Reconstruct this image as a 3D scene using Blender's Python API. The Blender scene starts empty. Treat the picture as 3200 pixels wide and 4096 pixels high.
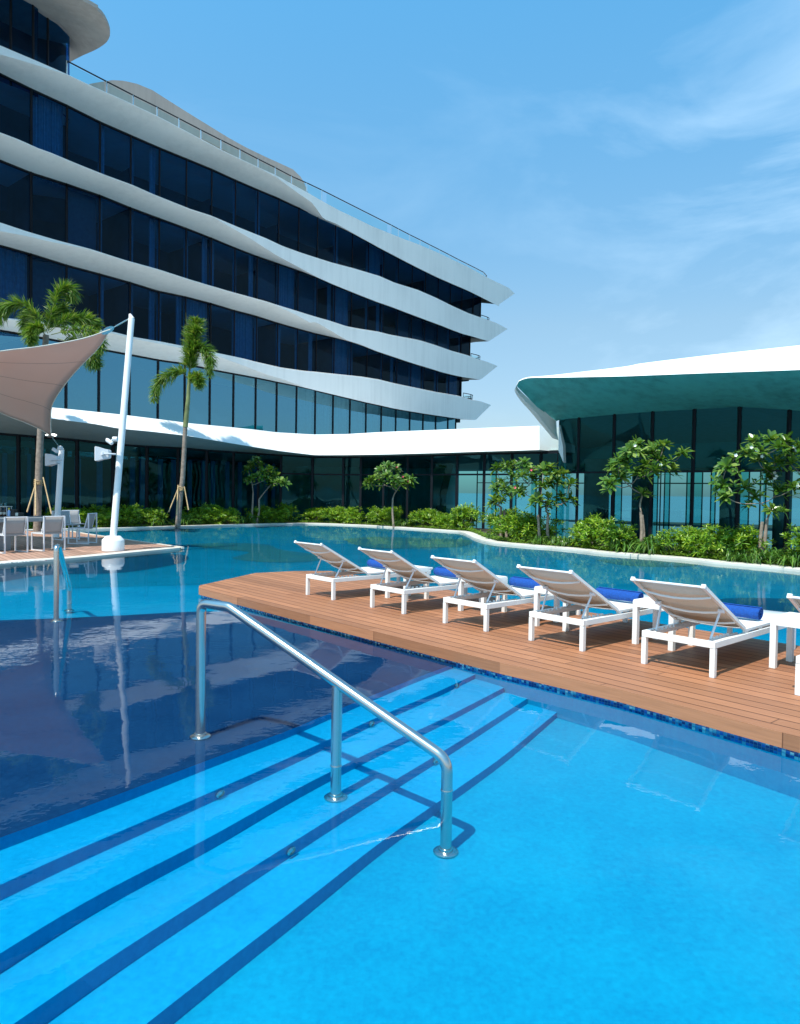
import bpy, math, random
from mathutils import Vector, Matrix
random.seed(7)
R = math.radians
S = bpy.context.scene
C = S.collection

# ------------------------------------------------------------------ camera
F = 2900.0
CAMZ = 1.63
PITCH = math.atan(80/2900.0); ROLL = 0.015
fwd = Vector((0, math.cos(PITCH), -math.sin(PITCH)))
r0 = Vector((1, 0, 0)); u0 = Vector((0, math.sin(PITCH), math.cos(PITCH)))
rt = r0*math.cos(ROLL) + u0*math.sin(ROLL)
up = u0*math.cos(ROLL) - r0*math.sin(ROLL)
CAM = Vector((0, 0, CAMZ))
cam = bpy.data.cameras.new('camera'); camo = bpy.data.objects.new('camera', cam); C.objects.link(camo)
M3 = Matrix((rt, up, -fwd)).transposed()
camo.matrix_world = Matrix.Translation(CAM) @ M3.to_4x4()
cam.sensor_fit = 'HORIZONTAL'; cam.sensor_width = 36; cam.lens = 36*F/3200
cam.clip_start = 0.05; cam.clip_end = 12000
S.camera = camo

# ------------------------------------------------------------------ light
SUN_EL = 59.0; SUN_AZ = 35.0          # light travels towards azimuth 35 deg right of +Y
w = bpy.data.worlds.new('World'); S.world = w; w.use_nodes = True
nt = w.node_tree; nt.nodes.clear()
def wn(t, **k):
    n = nt.nodes.new(t)
    for a, b in k.items(): setattr(n, a, b)
    return n
sky = wn('ShaderNodeTexSky', sky_type='NISHITA', sun_disc=False, sun_elevation=R(SUN_EL),
         sun_rotation=R(180+SUN_AZ), air_density=1.0, dust_density=0.6, ozone_density=2.2, altitude=0)
tc = wn('ShaderNodeTexCoord'); mp = wn('ShaderNodeMapping'); mp.inputs['Scale'].default_value = (1.1, 1.1, 2.8)
mp.inputs['Rotation'].default_value = (R(12), R(-22), R(20))
nz = wn('ShaderNodeTexNoise'); nz.inputs['Scale'].default_value = 2.4; nz.inputs['Detail'].default_value = 9; nz.inputs['Roughness'].default_value = .58
nz.inputs['Distortion'].default_value = .5
rp = wn('ShaderNodeValToRGB'); rp.color_ramp.elements[0].position = .50; rp.color_ramp.elements[1].position = .90
rp.color_ramp.elements[0].color = (0, 0, 0, 1); rp.color_ramp.elements[1].color = (.68, .68, .68, 1)
mx = wn('ShaderNodeMix', data_type='RGBA'); mx.inputs['B'].default_value = (6.2, 8.2, 9.8, 1)
tint = wn('ShaderNodeMix', data_type='RGBA', blend_type='MULTIPLY'); tint.inputs['Factor'].default_value = 1
tint.inputs['B'].default_value = (.80, 1.28, 1.32, 1)
bg = wn('ShaderNodeBackground'); bg.inputs['Strength'].default_value = .13
out = wn('ShaderNodeOutputWorld')
L = nt.links.new
sx_ = wn('ShaderNodeSeparateXYZ'); L(tc.outputs['Generated'], sx_.inputs[0])
L(tc.outputs['Generated'], mp.inputs['Vector']); L(mp.outputs[0], nz.inputs['Vector']); L(nz.outputs['Fac'], rp.inputs[0])
tr_ = wn('ShaderNodeValToRGB'); L(sx_.outputs[2], tr_.inputs[0])
tr_.color_ramp.elements[0].position = .0; tr_.color_ramp.elements[0].color = (.64, .64, .76, 1)
tr_.color_ramp.elements[1].position = .62; tr_.color_ramp.elements[1].color = (.86, 1.98, 2.05, 1)
e_ = tr_.color_ramp.elements.new(.22); e_.color = (1.02, 1.15, 1.07, 1); L(tr_.outputs[0], tint.inputs['B'])
L(sky.outputs[0], tint.inputs['A']); L(tint.outputs['Result'], mx.inputs['A']); cm = wn('ShaderNodeMapRange'); cm.inputs['From Min'].default_value = .12; cm.inputs['From Max'].default_value = .46; cm.inputs['To Min'].default_value = .22; cm.inputs['To Max'].default_value = 1.25
L(sx_.outputs[0], cm.inputs['Value']); cm2 = wn('ShaderNodeMath', operation='MULTIPLY'); L(cm.outputs[0], cm2.inputs[0]); L(rp.outputs[0], cm2.inputs[1])
L(cm2.outputs[0], mx.inputs['Factor'])
L(mx.outputs['Result'], bg.inputs['Color']); L(bg.outputs[0], out.inputs[0])
sl = bpy.data.lights.new('sun', 'SUN'); sl.energy = 4.9; sl.angle = R(.55); sl.color = (1, .95, .87)
so = bpy.data.objects.new('sun', sl); C.objects.link(so)
d = Vector((math.sin(R(SUN_AZ))*math.cos(R(SUN_EL)), math.cos(R(SUN_AZ))*math.cos(R(SUN_EL)), -math.sin(R(SUN_EL))))
so.rotation_euler = d.to_track_quat('-Z', 'Y').to_euler()
S.view_settings.view_transform = 'Standard'; S.view_settings.look = 'None'
S.view_settings.exposure = 0.25; S.view_settings.gamma = 1
try:
    S.cycles.max_bounces = 10; S.cycles.transparent_max_bounces = 24
except Exception: pass

# ------------------------------------------------------------------ pixel -> world (photo pixels, 3200 x 4096)
def ray(x, y): return fwd*F + rt*(x-1600) + up*(2048-y)
def gz(x, y, z=0.0):
    d = ray(x, y); return CAM + d*((z-CAMZ)/d.z)
def dY(x, y, Y):
    d = ray(x, y); return CAM + d*(Y/d.y)
class Plane:                       # vertical facade plane, offset p outwards
    def __init__(s, P0, dr, nrm): s.P0 = Vector(P0); s.d = Vector(dr).normalized(); s.n = Vector(nrm).normalized()
    def hit(s, x, y, p=0.0):
        d = ray(x, y); q = s.P0 + s.n*p
        return CAM + d*((q-CAM).dot(s.n)/d.dot(s.n))
    def tz(s, x, y, p=0.0):
        h = s.hit(x, y, p); return ((h-s.P0).dot(s.d), h.z)
    def pt(s, t, z, p=0.0):
        q = s.P0 + s.d*t + s.n*p; return Vector((q.x, q.y, z))
def interp(L, x):
    if x <= L[0][0]: a, b = L[0], L[1]
    elif x >= L[-1][0]: a, b = L[-2], L[-1]
    else:
        for a, b in zip(L, L[1:]):
            if a[0] <= x <= b[0]: break
    k = (x-a[0])/(b[0]-a[0]); return a[1] + (b[1]-a[1])*k
# refraction: a point under real depth D seen through the surface appears on a shallower spot
def under(x, y, D):
    d = ray(x, y); h = CAM + d*(-CAMZ/d.z)
    hl = math.hypot(d.x, d.y); s = hl/d.length/1.333; tr = s/math.sqrt(1-s*s)
    k = D*tr/hl
    return Vector((h.x + d.x*k, h.y + d.y*k, 0))
def app(X, Y, D):
    r = math.hypot(X, Y)
    if r < .01: return -D*.75
    lo, hi = 0.0, r
    for _ in range(40):
        m = (lo+hi)/2; s = m/math.hypot(m, CAMZ)/1.333
        if m + D*s/math.sqrt(1-s*s) < r: lo = m
        else: hi = m
    return -(r-m)*CAMZ/m if m > 1e-6 else -D*.75
def U(v, D, dz=0.0): return Vector((v.x, v.y, app(v.x, v.y, D)+dz))

# ------------------------------------------------------------------ mesh building
class MB:
    def __init__(s): s.v = []; s.f = []; s.m = []; s.uv = []
    def face(s, pts, m=0, uv=None):
        i = len(s.v); s.v += [tuple(p) for p in pts]; s.f.append(tuple(range(i, i+len(pts)))); s.m.append(m)
        s.uv.append(uv or [(0, 0)]*len(pts))
    def strip(s, rows, m=0, closed=False, u=None):
        # rows: list of equal-length point rows; shared vertices
        n = len(rows[0]); base = len(s.v)
        for r in rows: s.v += [tuple(p) for p in r]
        for j in range(len(rows)-1):
            for i in range(n if closed else n-1):
                k = (i+1) % n
                a, b, c, e = base+j*n+i, base+j*n+k, base+(j+1)*n+k, base+(j+1)*n+i
                s.f.append((a, b, c, e)); s.m.append(m)
                s.uv.append([(0, 0)]*4 if u is None else [(u[0][i], u[1][j]), (u[0][i+1], u[1][j]), (u[0][i+1], u[1][j+1]), (u[0][i], u[1][j+1])])
    def box(s, c, sz, mat=None, m=0):
        c = Vector(c); hx, hy, hz = [q/2 for q in sz]
        P = [Vector((x, y, z)) for z in (-hz, hz) for x, y in ((-hx, -hy), (hx, -hy), (hx, hy), (-hx, hy))]
        if mat is not None: P = [mat @ q for q in P]
        b = len(s.v); s.v += [tuple(q+c) for q in P]
        for f in ((0, 3, 2, 1), (4, 5, 6, 7), (0, 1, 5, 4), (1, 2, 6, 5), (2, 3, 7, 6), (3, 0, 4, 7)):
            s.f.append(tuple(b+i for i in f)); s.m.append(m); s.uv.append([(0, 0)]*4)
    def bar(s, a, b, w, h, m=0, upv=Vector((0, 0, 1))):
        a = Vector(a); b = Vector(b); d = b-a; l = d.length; y = d.normalized()
        x = y.cross(upv)
        if x.length < 1e-3: x = Vector((1, 0, 0))
        x.normalize(); z = x.cross(y)
        s.box((a+b)/2, (w, l, h), Matrix((x, y, z)).transposed(), m)
    def tube(s, pts, r, n=10, m=0, cap=True):
        pts = [Vector(p) for p in pts]; rows = []; prev = None
        for i, p in enumerate(pts):
            t = (pts[min(i+1, len(pts)-1)]-pts[max(i-1, 0)]).normalized()
            if prev is None:
                a = t.cross(Vector((0, 0, 1)))
                if a.length < .05: a = t.cross(Vector((0, 1, 0)))
            else: a = prev - t*prev.dot(t)
            a.normalize(); prev = a; b = t.cross(a)
            rr = r[i] if isinstance(r, (list, tuple)) else r
            rows.append([p + (a*math.cos(q)+b*math.sin(q))*rr for q in [2*math.pi*k/n for k in range(n)]])
        base = len(s.v); s.strip(rows, m, closed=True)
        if cap:
            s.f.append(tuple(base+k for k in reversed(range(n)))); s.m.append(m); s.uv.append([(0, 0)]*n)
            q = base+(len(rows)-1)*n
            s.f.append(tuple(q+k for k in range(n))); s.m.append(m); s.uv.append([(0, 0)]*n)
    def lathe(s, c, prof, n=32, m=0):
        c = Vector(c)
        rows = [[c+Vector((r*math.cos(2*math.pi*k/n), r*math.sin(2*math.pi*k/n), z)) for k in range(n)] for r, z in prof]
        base = len(s.v); s.strip(rows, m, closed=True)
        s.f.append(tuple(base+k for k in reversed(range(n)))); s.m.append(m); s.uv.append([(0, 0)]*n)
        q = base+(len(rows)-1)*n
        s.f.append(tuple(q+k for k in range(n))); s.m.append(m); s.uv.append([(0, 0)]*n)
    def mesh(s, name, mats, smooth=35):
        me = bpy.data.meshes.new(name); me.from_pydata(s.v, [], s.f)
        if not isinstance(mats, (list, tuple)): mats = [mats]
        for q in mats: me.materials.append(q)
        me.polygons.foreach_set('material_index', s.m)
        if any(any(a != (0, 0) for a in u) for u in s.uv):
            l = me.uv_layers.new(name='UVMap'); flat = []
            for u in s.uv:
                for a in u: flat += [a[0], a[1]]
            l.data.foreach_set('uv', flat)
        if smooth:
            me.polygons.foreach_set('use_smooth', [True]*len(me.polygons))
            me.set_sharp_from_angle(angle=R(smooth))
        me.update(); return me
    def build(s, name, mats, parent=None, smooth=35):
        o = bpy.data.objects.new(name, s.mesh(name, mats, smooth)); C.objects.link(o)
        if parent: o.parent = parent
        return o
def tag(o, label=None, cat=None, group=None, kind=None):
    if label: o['label'] = label
    if cat: o['category'] = cat
    if group: o['group'] = group
    if kind: o['kind'] = kind
    return o
def empty(name, loc=(0, 0, 0), rz=0, **k):
    o = bpy.data.objects.new(name, None); C.objects.link(o); o.location = loc; o.rotation_euler = (0, 0, rz)
    o.empty_display_size = .2
    return tag(o, **k)
def local(root, mb):                # turn world coordinates into the root's local ones (unrotated roots)
    l = root.location; mb.v = [(a-l.x, b-l.y, c-l.z) for a, b, c in mb.v]; return mb
def copy_tree(o, parent=None):
    c = o.copy(); C.objects.link(c); c.parent = parent
    for ch in list(o.children): copy_tree(ch, c)
    return c
def bez(P, n=12):                   # smooth curve through points (Catmull-Rom)
    P = [Vector(p) for p in P]; out = []
    for i in range(len(P)-1):
        a = P[i-1] if i else P[0]*2-P[1]; b = P[i]; c = P[i+1]; e = P[i+2] if i+2 < len(P) else P[-1]*2-P[-2]
        for k in range(n):
            t = k/n
            out.append(.5*((2*b)+(c-a)*t+(2*a-5*b+4*c-e)*t*t+(3*b-a-3*c+e)*t**3))
    out.append(P[-1]); return out

# ------------------------------------------------------------------ materials
def mat(name):
    m = bpy.data.materials.new(name); m.use_nodes = True; n = m.node_tree
    b = n.nodes['Principled BSDF']; return m, n, b
def N(n, t, **k):
    q = n.nodes.new(t)
    for a, b in k.items():
        if a in ('Scale', 'Detail', 'Roughness', 'Strength', 'Distance', 'Distortion', 'Factor', 'IOR', 'W'): q.inputs[a].default_value = b
        else: setattr(q, a, b)
    return q
def ramp(n, src, stops, interp='LINEAR'):
    r = N(n, 'ShaderNodeValToRGB'); e = r.color_ramp; e.interpolation = interp
    while len(e.elements) < len(stops): e.elements.new(.5)
    for q, (p, c) in zip(e.elements, stops):
        q.position = p; q.color = (*c, 1) if len(c) == 3 else c
    n.links.new(src, r.inputs[0]); return r.outputs[0]
def plain(name, col, rough=.5, metal=0, var=.12, scale=6, bump=0, bscale=40, coord='Object', spec=.5):
    m, n, b = mat(name)
    t = N(n, 'ShaderNodeTexCoord'); z = N(n, 'ShaderNodeTexNoise', Scale=scale, Detail=6)
    n.links.new(t.outputs[coord], z.inputs['Vector'])
    c = ramp(n, z.outputs['Fac'], [(.3, tuple(q*(1-var) for q in col)), (.7, tuple(min(1, q*(1+var)) for q in col))])
    n.links.new(c, b.inputs['Base Color'])
    b.inputs['Roughness'].default_value = rough; b.inputs['Metallic'].default_value = metal
    b.inputs['Specular IOR Level'].default_value = spec
    if bump:
        z2 = N(n, 'ShaderNodeTexNoise', Scale=bscale, Detail=4); n.links.new(t.outputs[coord], z2.inputs['Vector'])
        bp = N(n, 'ShaderNodeBump', Strength=bump, Distance=.01); n.links.new(z2.outputs['Fac'], bp.inputs['Height'])
        n.links.new(bp.outputs[0], b.inputs['Normal'])
    return m
def world_pos(n):
    g = N(n, 'ShaderNodeNewGeometry'); return g.outputs['Position']

def water_mat():
    m, n, b = mat('pool_water'); n.nodes.remove(b)
    pos = world_pos(n)
    mpp = N(n, 'ShaderNodeMapping'); mpp.inputs['Scale'].default_value = (1.0, 1.0, 1.0); n.links.new(pos, mpp.inputs['Vector'])
    z1 = N(n, 'ShaderNodeTexNoise', Scale=1.1, Detail=2.0, Roughness=.5); z2 = N(n, 'ShaderNodeTexNoise', Scale=11.0, Detail=2.5, Roughness=.5)
    z3 = N(n, 'ShaderNodeTexNoise', Scale=.35, Detail=1)
    for z in (z1, z2, z3): n.links.new(mpp.outputs[0], z.inputs['Vector'])
    a = N(n, 'ShaderNodeMath', operation='MULTIPLY'); n.links.new(z1.outputs['Fac'], a.inputs[0]); a.inputs[1].default_value = 1.0
    msk = N(n, 'ShaderNodeMapRange'); n.links.new(z3.outputs['Fac'], msk.inputs['Value'])
    msk.inputs['From Min'].default_value = .42; msk.inputs['From Max'].default_value = .62; msk.inputs['To Min'].default_value = .05; msk.inputs['To Max'].default_value = .22
    c = N(n, 'ShaderNodeMath', operation='MULTIPLY'); n.links.new(z2.outputs['Fac'], c.inputs[0]); n.links.new(msk.outputs[0], c.inputs[1])
    s = N(n, 'ShaderNodeMath', operation='ADD'); n.links.new(a.outputs[0], s.inputs[0]); n.links.new(c.outputs[0], s.inputs[1])
    bp = N(n, 'ShaderNodeBump', Strength=1.0, Distance=.0045); n.links.new(s.outputs[0], bp.inputs['Height'])
    fr = N(n, 'ShaderNodeFresnel', IOR=1.33); n.links.new(bp.outputs[0], fr.inputs['Normal'])
    k = N(n, 'ShaderNodeMath', operation='MULTIPLY'); k.inputs[1].default_value = .82; n.links.new(fr.outputs[0], k.inputs[0])
    gl = N(n, 'ShaderNodeBsdfGlossy', Roughness=.0); n.links.new(bp.outputs[0], gl.inputs['Normal'])
    tr = N(n, 'ShaderNodeBsdfTransparent'); tr.inputs['Color'].default_value = (.86, .97, .99, 1)
    mixs = N(n, 'ShaderNodeMixShader'); n.links.new(k.outputs[0], mixs.inputs[0]); n.links.new(tr.outputs[0], mixs.inputs[1]); n.links.new(gl.outputs[0], mixs.inputs[2])
    n.links.new(mixs.outputs[0], n.nodes['Material Output'].inputs['Surface']); return m
def glass_mat(name, tintc, k=1.0, ior=1.5, wob=0.0006, base=0.0, gc=(1, 1, 1)):
    m, n, b = mat(name); n.nodes.remove(b)
    z = N(n, 'ShaderNodeTexNoise', Scale=.7, Detail=1); n.links.new(world_pos(n), z.inputs['Vector'])
    bp = N(n, 'ShaderNodeBump', Strength=1.0, Distance=wob*10); n.links.new(z.outputs['Fac'], bp.inputs['Height'])
    fr = N(n, 'ShaderNodeFresnel', IOR=ior)
    kk = N(n, 'ShaderNodeMath', operation='MULTIPLY_ADD', use_clamp=True); kk.inputs[1].default_value = k; kk.inputs[2].default_value = base
    n.links.new(fr.outputs[0], kk.inputs[0])
    gl = N(n, 'ShaderNodeBsdfGlossy', Roughness=.0); n.links.new(bp.outputs[0], gl.inputs['Normal']); gl.inputs['Color'].default_value = (*gc, 1)
    tr = N(n, 'ShaderNodeBsdfTransparent'); tr.inputs['Color'].default_value = (*tintc, 1)
    mixs = N(n, 'ShaderNodeMixShader'); n.links.new(kk.outputs[0], mixs.inputs[0]); n.links.new(tr.outputs[0], mixs.inputs[1]); n.links.new(gl.outputs[0], mixs.inputs[2])
    n.links.new(mixs.outputs[0], n.nodes['Material Output'].inputs['Surface']); return m
def pool_tile(name, c1, c2, rough=.35):
    m, n, b = mat(name); pos = world_pos(n)
    z = N(n, 'ShaderNodeTexNoise', Scale=1.4, Detail=8, Roughness=.65); n.links.new(pos, z.inputs['Vector'])
    zz = N(n, 'ShaderNodeTexNoise', Scale=34, Detail=3, Roughness=.6); n.links.new(pos, zz.inputs['Vector'])
    mm = N(n, 'ShaderNodeMix', data_type='FLOAT'); mm.inputs['Factor'].default_value = .45
    n.links.new(z.outputs['Fac'], mm.inputs['A']); n.links.new(zz.outputs['Fac'], mm.inputs['B'])
    sc = N(n, 'ShaderNodeVectorMath', operation='SCALE'); n.links.new(pos, sc.inputs[0]); sc.inputs['Scale'].default_value = 34
    fl = N(n, 'ShaderNodeVectorMath', operation='FLOOR'); n.links.new(sc.outputs[0], fl.inputs[0])
    wn2 = N(n, 'ShaderNodeTexWhiteNoise', noise_dimensions='2D'); n.links.new(fl.outputs[0], wn2.inputs['Vector'])
    m4 = N(n, 'ShaderNodeMix', data_type='FLOAT'); m4.inputs['Factor'].default_value = .07; n.links.new(mm.outputs['Result'], m4.inputs['A']); n.links.new(wn2.outputs['Value'], m4.inputs['B'])
    n.links.new(ramp(n, m4.outputs['Result'], [(.36, c1), (.64, c2)]), b.inputs['Base Color'])
    b.inputs['Roughness'].default_value = rough; b.inputs['Specular IOR Level'].default_value = .1; return m
def deck_mat(name, col, bw=.145):
    m, n, b = mat(name); uv = N(n, 'ShaderNodeUVMap'); sp = N(n, 'ShaderNodeSeparateXYZ'); n.links.new(uv.outputs[0], sp.inputs[0])
    dv = N(n, 'ShaderNodeMath', operation='DIVIDE'); n.links.new(sp.outputs[1], dv.inputs[0]); dv.inputs[1].default_value = bw
    fl = N(n, 'ShaderNodeMath', operation='FLOOR'); n.links.new(dv.outputs[0], fl.inputs[0])
    fc = N(n, 'ShaderNodeMath', operation='FRACT'); n.links.new(dv.outputs[0], fc.inputs[0])
    # board ends: every board row is shifted
    w0 = N(n, 'ShaderNodeTexWhiteNoise', noise_dimensions='1D'); n.links.new(fl.outputs[0], w0.inputs['W'])
    ad = N(n, 'ShaderNodeMath', operation='MULTIPLY_ADD'); n.links.new(w0.outputs['Value'], ad.inputs[0]); ad.inputs[1].default_value = 2.9; n.links.new(sp.outputs[0], ad.inputs[2])
    dl = N(n, 'ShaderNodeMath', operation='DIVIDE'); n.links.new(ad.outputs[0], dl.inputs[0]); dl.inputs[1].default_value = 2.9
    fl2 = N(n, 'ShaderNodeMath', operation='FLOOR'); n.links.new(dl.outputs[0], fl2.inputs[0])
    fc2 = N(n, 'ShaderNodeMath', operation='FRACT'); n.links.new(dl.outputs[0], fc2.inputs[0])
    cb = N(n, 'ShaderNodeCombineXYZ'); n.links.new(fl.outputs[0], cb.inputs[0]); n.links.new(fl2.outputs[0], cb.inputs[1])
    wn_ = N(n, 'ShaderNodeTexWhiteNoise', noise_dimensions='2D'); n.links.new(cb.outputs[0], wn_.inputs['Vector'])
    base = ramp(n, wn_.outputs['Value'], [(0, tuple(q*.78 for q in col)), (1, tuple(q*1.18 for q in col))])
    # grain stretched along the board
    mp_ = N(n, 'ShaderNodeMapping'); mp_.inputs['Scale'].default_value = (2.5, 60, 1); n.links.new(uv.outputs[0], mp_.inputs['Vector'])
    gr = N(n, 'ShaderNodeTexNoise', Scale=1, Detail=4, Roughness=.6); n.links.new(mp_.outputs[0], gr.inputs['Vector'])
    g = ramp(n, gr.outputs['Fac'], [(.25, (.78, .78, .78)), (.75, (1.1, 1.1, 1.1))])
    m1 = N(n, 'ShaderNodeMix', data_type='RGBA', blend_type='MULTIPLY'); m1.inputs['Factor'].default_value = 1
    n.links.new(base, m1.inputs['A']); n.links.new(g, m1.inputs['B'])
    # pale dried-water stains
    st = N(n, 'ShaderNodeTexNoise', Scale=1.3, Detail=7, Roughness=.7); n.links.new(uv.outputs[0], st.inputs['Vector'])
    sf = ramp(n, st.outputs['Fac'], [(.58, (0, 0, 0)), (.80, (.34, .34, .34))])
    m2 = N(n, 'ShaderNodeMix', data_type='RGBA'); n.links.new(sf, m2.inputs['Factor']); n.links.new(m1.outputs['Result'], m2.inputs['A'])
    m2.inputs['B'].default_value = (min(1, col[0]*1.5), min(1, col[1]*1.8), min(1, col[2]*2.1), 1)
    gv = ramp(n, fc.outputs[0], [(0, (1, 1, 1)), (.05, (1, 1, 1)), (.065, (0, 0, 0)), (.965, (0, 0, 0)), (.98, (1, 1, 1))])
    gv2 = ramp(n, fc2.outputs[0], [(0, (1, 1, 1)), (.0018, (1, 1, 1)), (.0022, (0, 0, 0))])
    mxg = N(n, 'ShaderNodeMath', operation='MAXIMUM'); n.links.new(gv, mxg.inputs[0]); n.links.new(gv2, mxg.inputs[1])
    m3 = N(n, 'ShaderNodeMix', data_type='RGBA'); n.links.new(mxg.outputs[0], m3.inputs['Factor']); n.links.new(m2.outputs['Result'], m3.inputs['A'])
    m3.inputs['B'].default_value = (col[0]*.18, col[1]*.14, col[2]*.12, 1)
    n.links.new(m3.outputs['Result'], b.inputs['Base Color']); b.inputs['Roughness'].default_value = .55; b.inputs['Specular IOR Level'].default_value = .25
    iv = N(n, 'ShaderNodeMath', operation='SUBTRACT'); iv.inputs[0].default_value = 1; n.links.new(mxg.outputs[0], iv.inputs[1])
    bp = N(n, 'ShaderNodeBump', Strength=.6, Distance=.006); n.links.new(iv.outputs[0], bp.inputs['Height']); n.links.new(bp.outputs[0], b.inputs['Normal'])
    return m
def mosaic_mat(name, s=.026):
    m, n, b = mat(name); uv = N(n, 'ShaderNodeUVMap')
    sc = N(n, 'ShaderNodeVectorMath', operation='SCALE'); n.links.new(uv.outputs[0], sc.inputs[0]); sc.inputs['Scale'].default_value = 1/s
    fl = N(n, 'ShaderNodeVectorMath', operation='FLOOR'); n.links.new(sc.outputs[0], fl.inputs[0])
    fr = N(n, 'ShaderNodeVectorMath', operation='FRACTION'); n.links.new(sc.outputs[0], fr.inputs[0])
    wn_ = N(n, 'ShaderNodeTexWhiteNoise', noise_dimensions='2D'); n.links.new(fl.outputs[0], wn_.inputs['Vector'])
    c = ramp(n, wn_.outputs['Value'], [(0, (.01, .05, .22)), (.25, (.01, .12, .45)), (.45, (.02, .25, .5)), (.62, (.1, .42, .55)), (.75, (.005, .03, .18)), (.86, (.3, .6, .65)), (.95, (.6, .75, .75))], 'CONSTANT')
    sp = N(n, 'ShaderNodeSeparateXYZ'); n.links.new(fr.outputs[0], sp.inputs[0])
    mi = N(n, 'ShaderNodeMath', operation='MINIMUM'); n.links.new(sp.outputs[0], mi.inputs[0]); n.links.new(sp.outputs[1], mi.inputs[1])
    lt = N(n, 'ShaderNodeMath', operation='LESS_THAN'); n.links.new(mi.outputs[0], lt.inputs[0]); lt.inputs[1].default_value = .1
    mm = N(n, 'ShaderNodeMix', data_type='RGBA'); n.links.new(lt.outputs[0], mm.inputs['Factor']); n.links.new(c, mm.inputs['A']); mm.inputs['B'].default_value = (.1, .2, .28, 1)
    n.links.new(mm.outputs['Result'], b.inputs['Base Color']); b.inputs['Roughness'].default_value = .15; return m
def render_mat(name, col, streak=.12, rough=.7, sc=1.0):          # rendered concrete with run-off streaks
    m, n, b = mat(name); pos = world_pos(n)
    mp_ = N(n, 'ShaderNodeMapping'); mp_.inputs['Scale'].default_value = (3.2*sc, 3.2*sc, .25*sc); n.links.new(pos, mp_.inputs['Vector'])
    z = N(n, 'ShaderNodeTexNoise', Scale=1, Detail=6, Roughness=.62); n.links.new(mp_.outputs[0], z.inputs['Vector'])
    z2 = N(n, 'ShaderNodeTexNoise', Scale=.35, Detail=5); n.links.new(pos, z2.inputs['Vector'])
    a = N(n, 'ShaderNodeMix', data_type='FLOAT'); a.inputs['Factor'].default_value = .5; n.links.new(z.outputs['Fac'], a.inputs['A']); n.links.new(z2.outputs['Fac'], a.inputs['B'])
    n.links.new(ramp(n, a.outputs['Result'], [(.34, tuple(q*(1-streak*1.6) for q in col)), (.52, col), (.68, tuple(min(1, q*(1+streak*.5)) for q in col))]), b.inputs['Base Color'])
    b.inputs['Roughness'].default_value = rough; b.inputs['Specular IOR Level'].default_value = .3
    z3 = N(n, 'ShaderNodeTexNoise', Scale=9, Detail=5); n.links.new(pos, z3.inputs['Vector'])
    bp = N(n, 'ShaderNodeBump', Strength=.25, Distance=.02); n.links.new(z3.outputs['Fac'], bp.inputs['Height']); n.links.new(bp.outputs[0], b.inputs['Normal'])
    return m
def leaf_mat(name, c1, c2, c3, trans=.35, rough=.35):
    m, n, b = mat(name); g = N(n, 'ShaderNodeNewGeometry')
    c = ramp(n, g.outputs['Random Per Island'], [(0, c1), (.6, c2), (1, c3)])
    n.links.new(c, b.inputs['Base Color']); b.inputs['Roughness'].default_value = rough
    t = N(n, 'ShaderNodeBsdfTranslucent')
    h = N(n, 'ShaderNodeMix', data_type='RGBA', blend_type='MULTIPLY'); h.inputs['Factor'].default_value = 1; n.links.new(c, h.inputs['A']); h.inputs['B'].default_value = (1.6, 1.5, .7, 1)
    n.links.new(h.outputs['Result'], t.inputs['Color'])
    mx_ = N(n, 'ShaderNodeMixShader'); mx_.inputs[0].default_value = trans; n.links.new(b.outputs[0], mx_.inputs[1]); n.links.new(t.outputs[0], mx_.inputs[2])
    n.links.new(mx_.outputs[0], n.nodes['Material Output'].inputs['Surface']); return m

M = {}
M['water'] = water_mat()
M['step'] = pool_tile('azure_mosaic', (.001, .22, .43), (.003, .29, .52))
M['floor'] = pool_tile('azure_floor_mosaic', (.0005, .20, .37), (.001, .28, .45))
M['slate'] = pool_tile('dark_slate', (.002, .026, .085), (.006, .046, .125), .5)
M['olive'] = pool_tile('olive_mosaic', (.006, .12, .19), (.03, .17, .17))
M['deep'] = pool_tile('deep_blue_mosaic', (.0005, .145, .25), (.001, .21, .34))
M['navy'] = pool_tile('navy_mosaic', (.002, .05, .11), (.004, .08, .15))
M['poolwall'] = pool_tile('pool_wall_mosaic', (.0005, .17, .34), (.001, .22, .40))
M['mosaic'] = mosaic_mat('waterline_mosaic')
M['deck'] = deck_mat('brown_composite_boards', (.37, .16, .078))
M['deck2'] = deck_mat('pale_brown_boards', (.46, .27, .19))
M['coping'] = plain('pale_stone_coping', (.60, .57, .49), .7, var=.1, scale=1.5, bump=.2)
M['band'] = render_mat('pale_render', (.74, .72, .68), .07)
M['podium'] = render_mat('white_render', (.80, .80, .78), .05)
M['roofw'] = render_mat('white_roof_paint', (.82, .82, .80), .03)
M['soffit'] = render_mat('soffit_pool_bounce_tint', (.11, .48, .45), .25, .45)  # white soffit; green-blue light bounced off the pool is painted into its colour
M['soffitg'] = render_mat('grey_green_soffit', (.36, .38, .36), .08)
M['brown'] = render_mat('buff_render', (.42, .35, .30), .12)
M['tglass'] = glass_mat('tower_glass', (.10, .34, .58), .42, gc=(.6, .85, 1))
M['tglass2'] = glass_mat('pale_tower_glass', (.20, .52, .62), 1.8, base=.33, gc=(.34, .78, 1))
M['pglass'] = glass_mat('podium_glass', (.22, .62, .68), .85, gc=(.25, .8, .88))
M['vglass'] = glass_mat('pavilion_glass', (.20, .52, .60), .9, gc=(.16, .72, .74))
M['fglass'] = glass_mat('teal_fin_glass', (.25, .66, .66), .5)
M['rglass'] = glass_mat('railing_glass', (.72, .90, .90), 1.0)
M['dark'] = plain('dark_metal', (.012, .013, .015), .4, .3)
M['mull'] = plain('mullion_black', (.008, .010, .014), .55, spec=.15)
M['interior'] = plain('dark_interior', (.04, .065, .085), .8, scale=.6, var=.5)
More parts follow.
